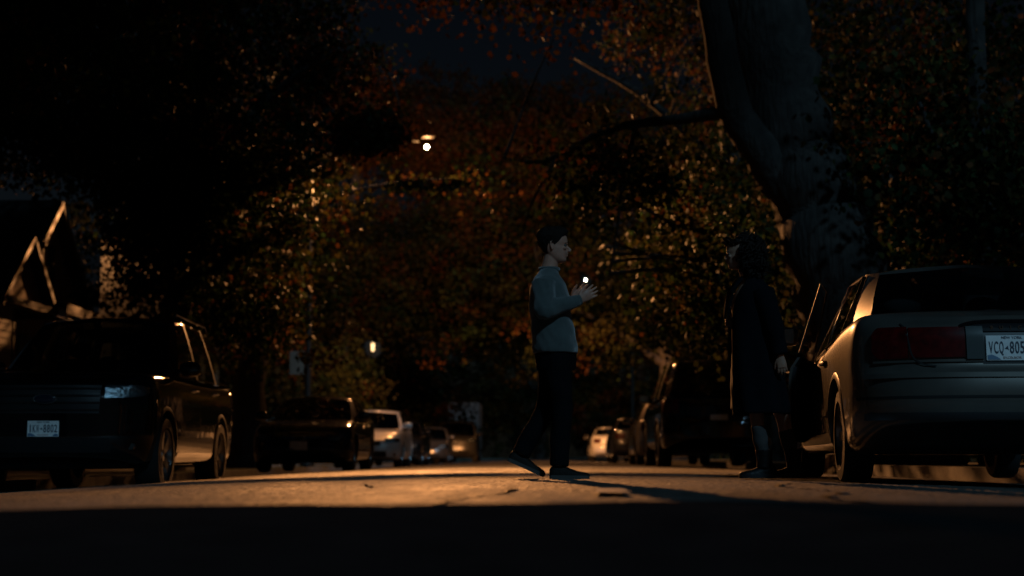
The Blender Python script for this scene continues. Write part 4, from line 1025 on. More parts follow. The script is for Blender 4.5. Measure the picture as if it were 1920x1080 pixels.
def make_car(kind, label, loc, rz, pm, group, chars=None, front_plate=True, rear_plate=False, seams=True, lod=0, sloped=0.0):
    K = KINDS[kind]; L, W = K['L'], K['W']
    root = tag(empty('parked_car', loc, rz), label, 'car', group)
    if sloped: root.rotation_euler = (0, sloped, rz)
    sh = Shell(L, W, K['top'], K['bot'], K['ef'], K['er'], [(-L / 2, .95), (-L / 2 + .5, .985), (-1, 1), (1, 1), (L / 2 - .5, .985), (L / 2, .93)], df=.62, dr=.5, crown=.025)
    sh.build()
    r = K['r']
    body_with_arches(root, sh, pm, [(K['axf'], r + .06), (K['axr'], r + .06)], r + .01)
    for sx in (1, -1):
        for ax in (K['axf'], K['axr']):
            arch_lip(root, sh, ax, r + .06, r + .01, BLACK if kind == 'suv' else pm, sx)
            wheel(root, sx * (W / 2 - .13), ax, r, K['wd'], sx, 5 if kind == 'suv' else 9, ALLOY)
    MB().box((-.7, -L / 2 + .45, .26), (.7, L / 2 - .45, .6)).obj('underbody', DARK, root)
    b, t, bl, zt = K['base'], K['topy'], K['belt'], K['ztop']
    hb, ht = K['hx']; wb = hb + .09; wt = ht + .035
    hood, wtop = K['hood'], K['wtop']
    zb = lambda y: interp(y, [(b[-1], bl[3]), (b[5], bl[2]), (b[1], bl[1]), (b[0], bl[0])])
    ztp = lambda y: interp(y, [(t[-1], zt[3]), (t[5], zt[2]), (t[2], zt[1]), (t[0], zt[0])])
    kinds = ['body', 'glass', 'trim', 'glass', 'trim', 'glass', 'body', 'glass']
    cols = [((0, hood[0], hood[1]), (0, wtop[0], wtop[1]), 'glass')]
    for k in range(8):
        x0 = hb if k == 0 else (wb if k < 6 else (wb - .03 if k == 6 else hb - .03)); x1 = ht if k == 0 else (wt if k < 6 else (wt - .02 if k == 6 else ht - .03))
        cols.append(((x0, b[k], zb(b[k])), (x1, t[k], ztp(t[k]) - .01 * (k == 0)), kinds[k]))
    cols.append(((0, b[8], bl[3] + .02), (0, t[8], zt[3] + .03), 'end'))
    cabin(root, cols, pm, K['crown'], GLASS)
    MB().box((-wb + .04, b[7], zb(b[5]) - .015), (wb - .04, b[1], zb(0) + .002)).obj('cabin_floor', DARK, root)
    MB().ball((0, b[1] - .02, zb(b[1])), (hb * .9, .24, .07), 14, 8).obj('dashboard', DARK, root, True)
    sh_ = zb(0)
    for sx in (1, -1):
        seat(root, sx * .37, b[2] + .12, sh_ - .05, sh_ + .24); seat(root, sx * .36, b[5] + .1, sh_ - .02, sh_ + .16, .6)
    MB().lathe([(.165, -.015), (.18, 0), (.165, .015)], 20, 'y', (-.37, b[1] - .28, sh_ + .04)).obj('steering_wheel', BLACK, root, True)
    # front
    def band(x0, x1, zl, zh, rl=0.0, sk=0.0): return lambda u: (lerp(x0, x1, u), zl + sk * u + rl * (1 - min(1, 3 * u)) ** 2, zh - rl * (1 - min(1, 3 * u)) ** 2 + sk * .3 * u)
    hx1, hx0, hz0, hz1 = K['head']
    for sx in (1, -1):
        hl = sh.end_patch(band(sx * hx1 * W / 2 / .93 * .93, sx * hx0, hz0 + .02, hz1, .03, -.02), True, .004, 14, 5, .05).obj('headlight', REFLECTOR, root, True, angle=60)
        sh.end_patch(band(sx * hx1, sx * hx0, hz0 + .02, hz1, .03, -.02), True, .016, 14, 5, .0).obj('lens', LENS, hl, True, angle=60)
        for dx, rr in ((.62, .05), (.35, .045)):
            x = sx * lerp(hx0, hx1, dx); z = (hz0 + hz1) / 2
            MB().lathe([(rr, 0), (rr * .6, -.05), (0, -.06)], 16, 'y', (x, sh.end_y(x, z, True) + .01, z)).obj('reflector', CHROME, hl, True)
        x = sx * W * .40; z = K['intake'][1] + .06
        MB().lathe([(0, 0), (.032, 0), (.04, -.03)], 14, 'y', (x, sh.end_y(x, z, True) + .008, z)).obj('fog_light', mat('fog_lens', (.05, .055, .055), .15, .2, coat=1.0), root, True)
        tx, tx0, tz0, tz1 = K['tail']
        sh.end_patch(band(sx * tx * W / 2, sx * tx0, tz0, tz1, .03), False, .014, 12, 5, .03).obj('tail_light', RED, root, True, angle=60)
        mirror(root, sx * (wb - .02), b[1] - .12, zb(b[1]) + .07, sx, pm)
        if seams:
            SEAM = mat('shut_line', (.008, .008, .008), .8)
            for pts in ([(b[1] + .02, K['bot'][2][1] + .1), (b[1], .6), (b[1] - .02, bl[1] - .03)], [(b[2] - .02, .34), (b[2] - .02, .6), (b[2] - .03, bl[1] - .01)], [(b[5], .8), (b[5] - .02, bl[2] - .01)]):
                sh.side_line(pts, .008, .002, sx).obj('door_seam', SEAM, root)
            handle(root, sh, b[2] + .16, bl[1] - .12, sx, CHROME if kind == 'suv' else pm); handle(root, sh, b[5] + .16, bl[2] - .12, sx, CHROME if kind == 'suv' else pm)
            sh.side_line([(K['axr'] + r + .12, .40), (0, .40), (K['axf'] - r - .12, .40)], .05, .01, sx).obj('sill_moulding', CHROME if kind == 'suv' else BLACK, root, True)
    gx, gz0, gz1 = K['grille']
    gr = sh.end_patch(band(-gx, gx, gz0, gz1), True, .006, 16, 4, .03).obj('grille', BLACK, root, True)
    nb = 3 if kind != 'suv' else 4
    for k in range(nb):
        z = lerp(gz0, gz1, (k + .5) / nb)
        sh.end_patch(band(-gx, gx, z - .009, z + .009), True, .013, 16, 1, .015).obj('grille_bar', CHROME if kind == 'sedan' and k == nb - 1 else mat('gloss_black_trim', (.015, .015, .016), .2, coat=1.0), gr, True)
    by_ = sh.end_y(0, (gz0 + gz1) / 2, True) + .022
    bd = MB().ball((0, 0, 0), (.105, .012, .042), 20, 8).obj('badge', mat('dark_blue_enamel', (.008, .012, .03), .25, coat=1.0), gr, True); bd.location = (0, by_, (gz0 + gz1) / 2)
    MB().tube([(.11 * math.cos(q), .004, .045 * math.sin(q)) for q in np.linspace(0, 2 * math.pi, 25)], .004, 6).obj('badge_rim', CHROME, gr, True, loc=(0, by_, (gz0 + gz1) / 2))
    ix, iz0, iz1 = K['intake']
    sh.end_patch(band(-ix, ix, iz0, iz1), True, .005, 16, 3, .03).obj('bumper_intake', BLACK, root, True)
    if K['rails']:
        for sx in (1, -1):
            MB().tube([(sx * (wt - .05), .05, 1.96), (sx * (wt - .05), .0, 1.995), (sx * (wt - .05), -1.6, 1.995), (sx * (wt - .05), -1.7, 1.95)], .016, 8).obj('roof_rail', CHROME if pm.name.startswith('black') else BLACK, root, True)
    MB().tube([(0, t[8] + .25, zt[3] + .05), (0, t[8] + .18, zt[3] + .12)], [.03, .012], 8).obj('aerial', BLACK, root, True)
    wpz = hood[1] + .02
    for sx in (1, -1):
        MB().tube([(sx * .1 + .35, hood[0] + .02, wpz), (sx * .1 - .1, hood[0] - .16, wpz + .1)], .008, 6).obj('wiper', BLACK, root)
    pz = K['plate_z']
    if front_plate: plate(root, (0, sh.end_y(0, pz, True) + .022, pz), True, chars or '       ', 'NEW YORK' if chars else '', 'EXCELSIOR' if chars else '')
    if rear_plate: plate(root, (0, sh.end_y(0, .85, False) - .02, .85), False, '       ', '', '')
    return root
GL_, GR_ = 'cars parked along the left kerb', 'cars parked along the right kerb'
P_BLACK = paint('black_car_paint', (.003, .003, .0035), .0, .1, .2)
P_NAVY = paint('dark_blue_grey_paint', (.010, .012, .016), .2, .15)
P_SILVER = paint('silver_white_paint', (.80, .78, .74), .15, .35)
P_GREY = paint('mid_grey_paint', (.07, .07, .07), .5, .3)
P_DKGREY = paint('dark_grey_paint', (.02, .02, .021), .4, .2)
P_TAN = paint('champagne_paint', (.33, .29, .24), .45, .35)
P_RED = paint('deep_red_paint', (.09, .012, .010), .3, .35)
LEAN = R(-1.4)
suv = make_car('suv', 'large black SUV facing the camera at the left edge, blue white front plate reading IKW-8802', (-4.80, 14.35 + 2.52, -.235), R(181), P_BLACK, GL_, 'IKW-8802', sloped=0)
make_car('sedan', 'dark sedan with a pale blank front plate, next behind the black SUV', (-4.05, 25.6 + 2.27, -.13), R(180), P_NAVY, GL_)
make_car('hatch', 'pale silver car with lit roof and bonnet behind the dark sedan', (-4.15, 36.5 + 2.15, -.13), R(180), P_SILVER, GL_, seams=False)
make_car('sedan', 'dark grey sedan parked just beyond the pale silver car', (-4.2, 44 + 2.27, -.13), R(180), P_DKGREY, GL_, seams=False)
make_car('hatch', 'small dark car in front of the box truck on the left', (-4.2, 58 + 2.1, -.13), R(180), P_GREY, GL_, seams=False)
make_car('suv', 'grey boxy car with a pale bonnet edge, nearest to the box truck', (-3.6, 68 + 2.5, -.11), R(180), P_GREY, GL_, seams=False)
make_car('suv', 'dark SUV seen from behind, just left of the woman in the long coat', (3.25, 26.0 + 2.52, -.04), R(0), P_BLACK, GR_, front_plate=False, rear_plate=True)
make_car('hatch', 'champagne coloured car parked in front of the dark SUV on the right', (3.25, 34 + 2.15, -.04), R(0), P_TAN, GR_, front_plate=False, rear_plate=True, seams=False)
make_car('sedan', 'grey sedan, third car ahead of the silver beige one on the right', (3.3, 46 + 2.27, -.04), R(0), P_GREY, GR_, front_plate=False, rear_plate=True, seams=False)
make_car('sedan', 'small far silver sedan, last visible car of the right row', (3.2, 60 + 2.27, -.04), R(0), P_SILVER, GR_, front_plate=False, rear_plate=True, seams=False)
# box truck far left
tk = tag(empty('box_truck', (-3.95, 84, -.12), R(180)), 'pale box truck parked far down the left row behind the grey car', 'truck')
BOXM = mat('truck_box_grey', (.10, .095, .09), .6, var=.15)
MB().box((-.85, -5.2, .75), (.85, .2, 3.35)).obj('cargo_box', BOXM, tk)
cb = MB(); prof = [(.25, .45), (2.05, .45), (2.1, 1.15), (1.85, 1.35), (1.35, 2.25), (.25, 2.35)]
cb.prism([(-.8, y, z) for y, z in prof], (1.6, 0, 0)); cb.obj('cab', BOXM, tk)
MB().prism([(-.7, 1.862, 1.42), (.7, 1.862, 1.42), (.7, 1.385, 2.22), (-.7, 1.385, 2.22)], (0, .012, .01)).obj('windscreen', GLASS, tk)
MB().box((-0.82, 2.1, .42), (0.82, 2.22, .68)).obj('bumper', CHROME, tk)
for sx in (1, -1):
    MB().box((sx * .6 - .14, 2.08, .85), (sx * .6 + .14, 2.13, 1.02)).obj('headlight', CLEARL, tk)
    for y in (1.35, -3.4): wheel(tk, sx * .72, y, .42, .26, sx, 6, ALLOY)
MB().box((-.45, 2.09, .75), (.45, 2.12, 1.05)).obj('grille', BLACK, tk)

# ------------------------------------------------------------------ people
SKIN = mat('skin', (0.46, 0.22, 0.15), 0.5, spec=0.4, sss=0.25, var=0.10, vscale=25)
SKIN_W = mat('skin_deep', (0.36, 0.20, 0.135), 0.48, spec=0.4, sss=0.25, var=0.10, vscale=25)
HAIR_M = mat('dark_brown_hair', (0.014, 0.009, 0.007), 0.5, spec=0.15, bump=0.8, bscale=140)
HAIR_W = mat('curly_dark_hair', (0.013, 0.008, 0.006), 0.5, spec=0.15, bump=0.6, bscale=120)
SWEATER = mat('grey_knit', (0.072, 0.086, 0.084), 0.95, spec=0.1, sheen=0.5, var=0.10, vscale=30, bump=0.35, bscale=220)
TROUSER = mat('black_denim', (0.006, 0.006, 0.007), 0.95, spec=0.06, bump=0.4, bscale=160)
SHOE = mat('dark_brown_leather', (0.012, 0.009, 0.007), 0.65, spec=0.12, bump=0.2, bscale=60)
SOLE = mat('shoe_sole', (0.05, 0.045, 0.04), 0.7)
COAT = mat('navy_wool_coat', (0.005, 0.006, 0.008), 0.95, spec=0.06, var=0.12, vscale=18, bump=0.3, bscale=180)
TOPM = mat('dark_navy_top', (0.006, 0.008, 0.014), 0.7, spec=0.1)
SOCK = mat('grey_sock', (0.06, 0.057, 0.055), 0.95, spec=0.1, bump=0.4, bscale=150)
BOOT = mat('black_boot_leather', (0.008, 0.007, 0.007), 0.5, spec=0.2, bump=0.2, bscale=50)
EYE = mat('eye_dark', (0.06, 0.05, 0.045), 0.25)

PROF = [  # z, front x, back x, half width (head heights; z from chin to crown)
 (0.00, .27, .06, .10), (0.04, .375, .00, .175), (0.10, .405, -.08, .225), (0.16, .392, -.14, .255), (0.21, .402, -.18, .27), (0.255, .405, -.22, .28), (0.30, .415, -.26, .288),
 (0.35, .405, -.30, .298), (0.42, .395, -.35, .308), (0.50, .372, -.40, .312), (0.545, .392, -.42, .318), (0.60, .412, -.435, .325), (0.70, .405, -.445, .33), (0.78, .375, -.43, .318),
 (0.86, .30, -.38, .28), (0.92, .21, -.30, .22), (0.965, .11, -.19, .14), (0.99, .02, -.09, .06)]
def head_ring(t, grow=0.0, n=36):
    xf, xb, hw = [float(np.interp(t, [p[0] for p in PROF], [p[k] for p in PROF])) for k in (1, 2, 3)]
    c = (xf * .42 + xb * .58); out = []
    for k in range(n):
        q = 2 * math.pi * k / n; co, si = math.cos(q), math.sin(q)
        rx = (xf - c) if co > 0 else (c - xb)
        e = 0.86 if co > 0 else 1.0
        out.append((c + (rx + grow) * math.copysign(abs(co) ** e, co), (hw + grow) * math.copysign(abs(si) ** (0.92), si), t))
    return out
def head_geo(m, M, female=False):
    ts = np.concatenate([np.linspace(0, .6, 26), np.linspace(.64, .99, 14)])
    pts = [[M @ Vector(p) for p in head_ring(t)] for t in ts]
    b = m.n; m.grid(pts, True); n = 36
    m.f.append(tuple(b + k for k in range(n))[::-1]); m.f.append(tuple(b + (len(ts) - 1) * n + k for k in range(n)))
    T = lambda p: M @ Vector(p); S = M.to_scale()[0]
    k = 0.9 if female else 1.0
    m.tube([T((.365, 0, .535)), T((.43, 0, .46)), T((.455 * k + .045, 0, .395)), T((.455 * k + .04, 0, .368)), T((.40, 0, .345))], [(.030 * S, .030 * S), (.036 * S, .034 * S), (.050 * S, .046 * S), (.052 * S, .044 * S), (.03 * S, .03 * S)], 10)
    for s in (1, -1):
        m.ball(T((.455, s * .045, .365)), (.032 * S, .03 * S, .026 * S), 8, 6)
        m.ball(T((.375, s * .15, .565)), (.05 * S, .075 * S, .026 * S), 10, 6)          # brow
        m.ball(T((.33, s * .19, .42)), (.06 * S, .07 * S, .05 * S), 10, 6)              # cheekbone
        # ear: rim and lobe
        m.tube([T((.00, s * .31, .46)), T((-.02, s * .335, .36)), T((-.02, s * .335, .34)), T((-.075, s * .355, .46)), T((-.085, s * .36, .56)), T((-.03, s * .35, .60)), T((.0, s * .33, .55))], [.018 * S, .02 * S, .022 * S, .02 * S, .02 * S, .02 * S, .016 * S], 8)
        m.ball(T((-.03, s * .325, .48)), (.045 * S, .02 * S, .085 * S), 8, 6)
    m.tube([T((.385, -.085, .282)), T((.432, 0, .286)), T((.385, .085, .282))], [(.012 * S, .012 * S), (.022 * S, .02 * S), (.012 * S, .012 * S)], 8)
    m.tube([T((.378, -.075, .232)), T((.424, 0, .228)), T((.378, .075, .232))], [(.012 * S, .012 * S), (.025 * S, .024 * S), (.012 * S, .012 * S)], 8)
def hand_geo(m, Wp, d, n, sg, size=.185, curl=.15, spread=1.0, thumb=.7):
    Wp, d, n = Vector(Wp), Vector(d).normalized(), Vector(n).normalized(); n = (n - d * n.dot(d)).normalized(); s = d.cross(n) * sg
    k = size / .185
    m.tube([Wp - d * .03, Wp, Wp + d * .03 * k, Wp + d * .065 * k, Wp + d * .093 * k], [(.02 * k, .026 * k), (.02 * k, .026 * k), (.019 * k, .034 * k), (.017 * k, .040 * k), (.012 * k, .038 * k)], 14, up=n)
    for off, ln, sp in ((.029, .070, .14), (.0095, .080, .04), (-.0105, .074, -.05), (-.029, .058, -.16)):
        b = Wp + d * (.084 - abs(off) * .22) * k + s * off * k
        dr = (d + s * sp * spread).normalized(); p = [b]; a = 0
        for seg in (.44, .31, .25):
            a += curl * (1.0 if seg > .4 else 1.25); v = (dr * math.cos(a) + n * math.sin(a)); p.append(p[-1] + v * ln * seg * k)
        m.tube(p, [.0095 * k, .0088 * k, .008 * k, .0055 * k], 8)
    b = Wp + d * .022 * k + s * .024 * k; v = (d * .75 + s * .75 * thumb + n * .35).normalized(); v2 = (d * .95 + s * .35 * thumb + n * .35).normalized()
    m.tube([b, b + v * .038 * k, b + v * .038 * k + v2 * .030 * k, b + v * .038 * k + v2 * .052 * k], [.015 * k, .0115 * k, .010 * k, .006 * k], 8)
def loft(m, secs, cy=0.0, n=28, e=0.85):
    """secs: (z, xf, xb, hw)"""
    S = crom(np.array(secs, float), 4); G = []
    for z, xf, xb, hw in S:
        c, r = (xf + xb) / 2, (xf - xb) / 2
        G.append([(c + r * math.copysign(abs(math.cos(q)) ** e, math.cos(q)), cy + hw * math.copysign(abs(math.sin(q)) ** e, math.sin(q)), z) for q in [2 * math.pi * k / n for k in range(n)]])
    b = m.n; m.grid(G, True); m.f.append(tuple(b + k for k in range(n))); m.f.append(tuple(b + (len(S) - 1) * n + k for k in range(n))[::-1])
def limb(m, pts, rad, seg=14):
    P = crom(np.array(pts, float), 5); Rr = crom(np.array([[r] if not hasattr(r, '__len__') else r for r in rad], float), 5)
    m.tube(P, [tuple(r) if len(r) > 1 else r[0] for r in Rr], seg)
def fuse(m, name, mt, parent, voxel, smooth=2, folds=0.0, fs=1.0, seed=0):
    o = m.obj(name, mt, parent, True, angle=0)
    md_ = o.modifiers.new('r', 'REMESH'); md_.mode = 'VOXEL'; md_.voxel_size = voxel; md_.use_smooth_shade = True
    if smooth:
        sm = o.modifiers.new('s', 'SMOOTH'); sm.iterations = smooth; sm.factor = 0.5
    baked(o); me = o.data
    if folds:
        n = len(me.vertices); co = np.empty(n * 3); me.vertices.foreach_get('co', co); co = co.reshape(-1, 3)
        nr = np.empty(n * 3); me.vertex_normals.foreach_get('vector', nr); nr = nr.reshape(-1, 3)
        x, y, z = (co * fs).T
        a = np.sin(31 * z + 9 * x + 5 * np.sin(11 * y + seed)) * .5 + np.sin(17 * z - 21 * x + 8 * y + seed) * .6 + np.sin(47 * (z + .6 * x) + 6 * np.sin(14 * x + seed)) * .35
        me.vertices.foreach_set('co', (co + nr * (a * folds)[:, None]).ravel()); me.update()
    me.polygons.foreach_set('use_smooth', [True] * len(me.polygons))
    if len(me.materials) == 0: me.materials.append(mt)
    return o
def shoe(root, heel, toe, ang, y, mt, wd=.047, h=.09, boot=False):
    """heel and toe points in the local x-z plane"""
    hx, hz = heel; tx, tz = toe; L = math.hypot(tx - hx, tz - hz); ux, uz = (tx - hx) / L, (tz - hz) / L
    def P(a, b, dy): return (hx + ux * a * L - uz * b, y + dy, hz + uz * a * L + ux * b)
    G = []; Sg = []
    for a, w_, top in [(0, .62, .065), (.04, .8, .085), (.15, .88, .10 if not boot else .13), (.32, .85, .10 if not boot else .135), (.48, .88, .078), (.68, 1.0, .058), (.85, .92, .05), (.96, .6, .042), (1.0, .25, .03)]:
        row = []
        for q in np.linspace(0, math.pi, 11):
            row.append(P(a, .022 + (top - .022) * math.sin(q) ** .8, wd * w_ * math.cos(q)))
        G.append(row + [P(a, .022, -wd * w_ * .5), P(a, .022, wd * w_ * .5)])
        Sg.append([P(a, b, wd * w_ * 1.06 * s_) for b, s_ in ((0.0 if a > .3 or a < .27 else .004, 1), (.026, 1.03), (.026, -1.03), (0.0, -1))])
    m = MB().grid(G, True); n = 13; m.f.append(tuple(range(n))); m.f.append(tuple(8 * n + k for k in range(n)))
    o = m.obj('boot' if boot else 'shoe', mt, root, True, angle=60)
    m = MB().grid(Sg, True); m.f.append((0, 1, 2, 3)); m.f.append(tuple(32 + k for k in range(4)))
    m.obj('sole', BLACK if boot else SOLE, o, True, angle=30)
    return o

# ---- the man, walking to the right with both hands raised in front of him
mx = lambda px: (px - 1040) / 267.0
mz = lambda py: (858 - py) / 267.0 + CAM_Z
man = tag(empty('person', (0.150, 10.4, 0.0)), 'person in a pale grey sweater and dark trousers, mid-stride with both open hands raised', 'person')
def arm_pts(sh_, el, wr): return [sh_, tuple(lerp(sh_[k], el[k], .5) for k in range(3)), el, tuple(lerp(el[k], wr[k], .5) for k in range(3)), wr]
RS, RE, RW = (mx(1019), -.185, mz(534)), (mx(1019), -.255, mz(590)), (mx(1084), -.165, mz(568))
LS, LE, LW = (mx(1024), .185, mz(534)), (mx(1031), .25, mz(588)), (mx(1074), .125, mz(560))
rd, ld_ = (1.0, .12, .62), (1.0, -.10, .82)
torso_m = [(.80, mx(1078), mx(1008), .165), (.87, mx(1079), mx(1005), .175), (.95, mx(1077), mx(1005), .17), (1.05, mx(1074), mx(1001), .168), (1.15, mx(1069), mx(998), .175), (1.25, mx(1065), mx(997), .19), (1.34, mx(1059), mx(1000), .185), (1.41, mx(1050), mx(1008), .12), (1.45, mx(1046), mx(1015), .07)]
HM = Matrix.Translation((mx(1036), 0, mz(492))) @ Matrix.Rotation(R(3), 4, 'Y') @ Matrix.Scale(.246, 4)
b = MB(); head_geo(b, HM)
limb(b, [(mx(1027), 0, 1.40), (mx(1030), 0, 1.47), (mx(1036), 0, 1.56), (mx(1038), 0, 1.62)], [(.072, .085), (.058, .060), (.055, .058), (.05, .055)])
loft(b, torso_m)
FH, FK, FA = (mx(1043), -.088, .87), (mx(1053), -.095, mz(768)), (mx(1047), -.10, mz(874))
BH, BK, BA = (mx(1042), .088, .87), (mx(1024), .092, mz(768)), (mx(976), .10, mz(852))
for a, e, w_, d, n, sg in ((RS, RE, RW, rd, (-.25, 1, .1), 1), (LS, LE, LW, ld_, (-.2, -1, .15), -1)):
    limb(b, arm_pts(a, e, w_), [.058, .05, .040, .036, .026])
    hand_geo(b, w_, d, n, sg, .19, .10, 1.0)
for h_, k_, a_ in ((FH, FK, FA), (BH, BK, BA)): limb(b, [h_, tuple(lerp(h_[i], k_[i], .5) for i in range(3)), k_, tuple(lerp(k_[i], a_[i], .45) for i in range(3)), a_], [.085, .07, .052, .048, .034])
fuse(b, 'body', SKIN, man, .0048, 1)
s = MB()
loft(s, [(mz(664), mx(1083), mx(1000), .205), (.90, mx(1083), mx(998), .208), (.97, mx(1080), mx(998), .20), (1.05, mx(1077), mx(995), .195), (1.15, mx(1071), mx(993), .20), (1.25, mx(1068), mx(992), .212), (1.34, mx(1062), mx(995), .212), (1.40, mx(1054), mx(1003), .16), (1.435, mx(1049), mx(1009), .105), (1.462, mx(1046), mx(1014), .078)])
limb(s, arm_pts(RS, RE, RW), [.088, .076, .062, .054, .044]); limb(s, arm_pts(LS, LE, LW), [.088, .076, .062, .054, .044])
sw = fuse(s, 'sweater', SWEATER, man, .009, 3, .0042, 1.0, 1.3)
for wv, dv in ((RW, rd), (LW, ld_)):
    W_ = Vector(wv); D_ = (W_ - Vector(RE if wv is RW else LE)).normalized()
    MB().tube([W_ - D_ * .045, W_ - D_ * .02, W_ + D_ * .012], [.043, .041, .038], 16, caps=False).obj('cuff', SWEATER, sw, True, angle=0)
MB().lathe([(.072, -.012), (.080, 0), (.074, .012), (.064, .008)], 24, 'z', (mx(1030), 0, 1.463)).obj('collar', SWEATER, sw, True, angle=0).rotation_euler = (0, 0, 0)
t = MB()
loft(t, [(.75, mx(1078), mx(1006), .155), (.82, mx(1080), mx(1003), .172), (.92, mx(1079), mx(1004), .175)])
for h_, k_, a_ in ((FH, FK, FA), (BH, BK, BA)):
    a2 = (a_[0], a_[1], a_[2])
    limb(t, [h_, tuple(lerp(h_[i], k_[i], .5) for i in range(3)), k_, tuple(lerp(k_[i], a_[i], .5) for i in range(3)), a2], [.105, .092, .074, .070, .068])
fuse(t, 'trousers', TROUSER, man, .010, 3, .004, .9, 4.0)
shoe(man, (mx(1029), mz(897)), (mx(1103), mz(898)), 0, -.105, SHOE)
shoe(man, (mx(950), mz(864)), (mx(1019), mz(895)), 0, .10, SHOE)
# hair: short, swept, with a lifted front
def hair_cap(root, M, mt, hairline, thick, seed, name='hair', n=56, rows=12):
    rng = np.random.default_rng(seed); G = []
    ph = [2 * math.pi * k / n for k in range(n)]
    for j in range(rows + 1):
        row = []
        for k, q in enumerate(ph):
            qa = abs(((q + math.pi) % (2 * math.pi)) - math.pi)
            t0 = float(np.interp(qa, [h[0] for h in hairline], [h[1] for h in hairline])); t = lerp(t0, .99, (j / rows) ** .8)
            g = (thick(qa, t) * min(1, .25 + j / 2.2)) * (1 + .12 * math.sin(9 * q + 7 * t + seed) + .10 * math.sin(23 * q - 13 * t))
            xf, xb, hw = [float(np.interp(t, [p[0] for p in PROF], [p[i] for p in PROF])) for i in (1, 2, 3)]
            c = xf * .42 + xb * .58; co, si = math.cos(q), math.sin(q); rx = (xf - c) if co > 0 else (c - xb)
            row.append(M @ Vector((c + (rx + g) * math.copysign(abs(co) ** (.86 if co > 0 else 1), co), (hw + g) * math.copysign(abs(si) ** .92, si), t + (g * .9 if t > .8 else 0))))
        G.append(row)
    m = MB().grid(G, True); b0 = rows * n; m.f.append(tuple(b0 + k for k in range(n)))
    return m.obj(name, mt, root, True, angle=0)
hair_cap(man, HM, HAIR_M, [(0, .80), (.5, .80), (.9, .74), (1.15, .60), (1.35, .50), (1.55, .50), (1.75, .56), (2.0, .40), (2.4, .24), (3.15, .20)],
         lambda q, t: .020 + (.045 if t > .72 else 0.02 * max(0, (t - .3)) * 2) + (.035 if q < .7 and t > .8 else 0), 3)
def tufts(root, M, mt, hair, count, seed, length):
    rng = np.random.default_rng(seed); m = MB()
    for _ in range(count):
        q = rng.uniform(-math.pi, math.pi); t = rng.uniform(.55, .985); 
        if abs(q) < 1.45 and t < .84: continue
        xf, xb, hw = [float(np.interp(t, [p[0] for p in PROF], [p[i] for p in PROF])) for i in (1, 2, 3)]
        c = xf * .42 + xb * .58; rx = (xf - c) if math.cos(q) > 0 else (c - xb); g = .02 + .06 * max(0, t - .7)
        p = M @ Vector((c + (rx + g) * math.cos(q), (hw + g) * math.sin(q), t + .01 + .04 * max(0, t - .8)))
        d = (M.to_3x3() @ Vector((.55 + .3 * math.cos(q) + rng.normal(0, .3), math.sin(q) * .6 + rng.normal(0, .35), (.75 if t > .85 else -.45) + rng.normal(0, .2)))).normalized()
        L = length * rng.uniform(.6, 1.3)
        m.tube([p - d * .006, p + d * L * .5, p + d * L + Vector((rng.normal(0, .004), rng.normal(0, .004), -.004))], [.0045, .0038, .0012], 5)
    m.obj('hair_tufts', mt, hair, True, angle=0)['kind'] = 'stuff'
tufts(man, HM, HAIR_M, [c for c in man.children if c.name.startswith('hair')][0], 420, 8, .024)
for sg in (1, -1):
    MB().tube([HM @ Vector((.40, sg * .06, .585)), HM @ Vector((.41, sg * .14, .60)), HM @ Vector((.345, sg * .23, .585))], [.0015, .0028, .0015], 6).obj('eyebrow', HAIR_M, man, True)
    MB().ball(HM @ Vector((.335, sg * .145, .505)), .0125, 10, 8).obj('eye', EYE, man, True)

# ---- the woman, facing him, in a long open coat
wx = lambda px: -(px - 1405) / 261.6
wz = lambda py: (858 - py) / 261.6 + CAM_Z
wom = tag(empty('person', (405 / 261.6, 10.6, -.006), R(180)), 'person with big dark curly hair in a long navy coat and black boots, facing left', 'person')
WM = Matrix.Translation((wx(1404) + .047, 0, wz(503))) @ Matrix.Rotation(R(-5), 4, 'Z') @ Matrix.Rotation(R(5), 4, 'Y') @ Matrix.Scale(.222, 4)
b = MB(); head_geo(b, WM, True)
limb(b, [(-.01, 0, 1.36), (.0, 0, 1.42), (.025, 0, 1.50), (.035, 0, 1.56)], [(.07, .085), (.048, .052), (.045, .048), (.042, .046)])
loft(b, [(.80, .12, -.14, .165), (.90, .115, -.15, .17), (1.02, .10, -.11, .135), (1.12, .105, -.10, .14), (1.22, .125, -.11, .15), (1.30, .105, -.11, .16), (1.37, .065, -.08, .12), (1.41, .045, -.055, .06)])
NS, NE, NW = (wx(1424), .175, wz(548)), (wx(1442), .235, wz(620)), (wx(1452), .245, wz(672))
XS, XE, XW = (wx(1420), -.175, wz(548)), (wx(1418), -.24, wz(618)), (wx(1386), -.10, wz(606))
limb(b, arm_pts(NS, NE, NW), [.046, .040, .033, .029, .022]); hand_geo(b, NW, (-.12, .05, -1), (-.1, -1, 0), -1, .165, .28, .8)
limb(b, arm_pts(XS, XE, XW), [.046, .040, .033, .029, .022]); hand_geo(b, XW, (1, .35, .25), (-.35, 1, -.1), 1, .165, .55, .6)
NH, NK, NA = (-.03, .085, .85), (wx(1413), .09, wz(785)), (wx(1424), .095, wz(868))
XH, XK, XA = (-.06, -.085, .85), (wx(1466), -.09, wz(778)), (wx(1487), -.095, wz(866))
for h_, k_, a_ in ((NH, NK, NA), (XH, XK, XA)): limb(b, [h_, tuple(lerp(h_[i], k_[i], .5) for i in range(3)), k_, tuple(lerp(k_[i], a_[i], .4) for i in range(3)), a_], [.08, .068, .048, .047, .032])
fuse(b, 'body', SKIN_W, wom, .0048, 1)
tp = MB(); loft(tp, [(.48, .14, -.22, .20), (.70, .135, -.18, .19), (.86, .130, -.155, .18), (1.02, .112, -.12, .145), (1.14, .118, -.11, .152), (1.225, .132, -.118, .158)])
fuse(tp, 'dress', TOPM, wom, .011, 2, .003)
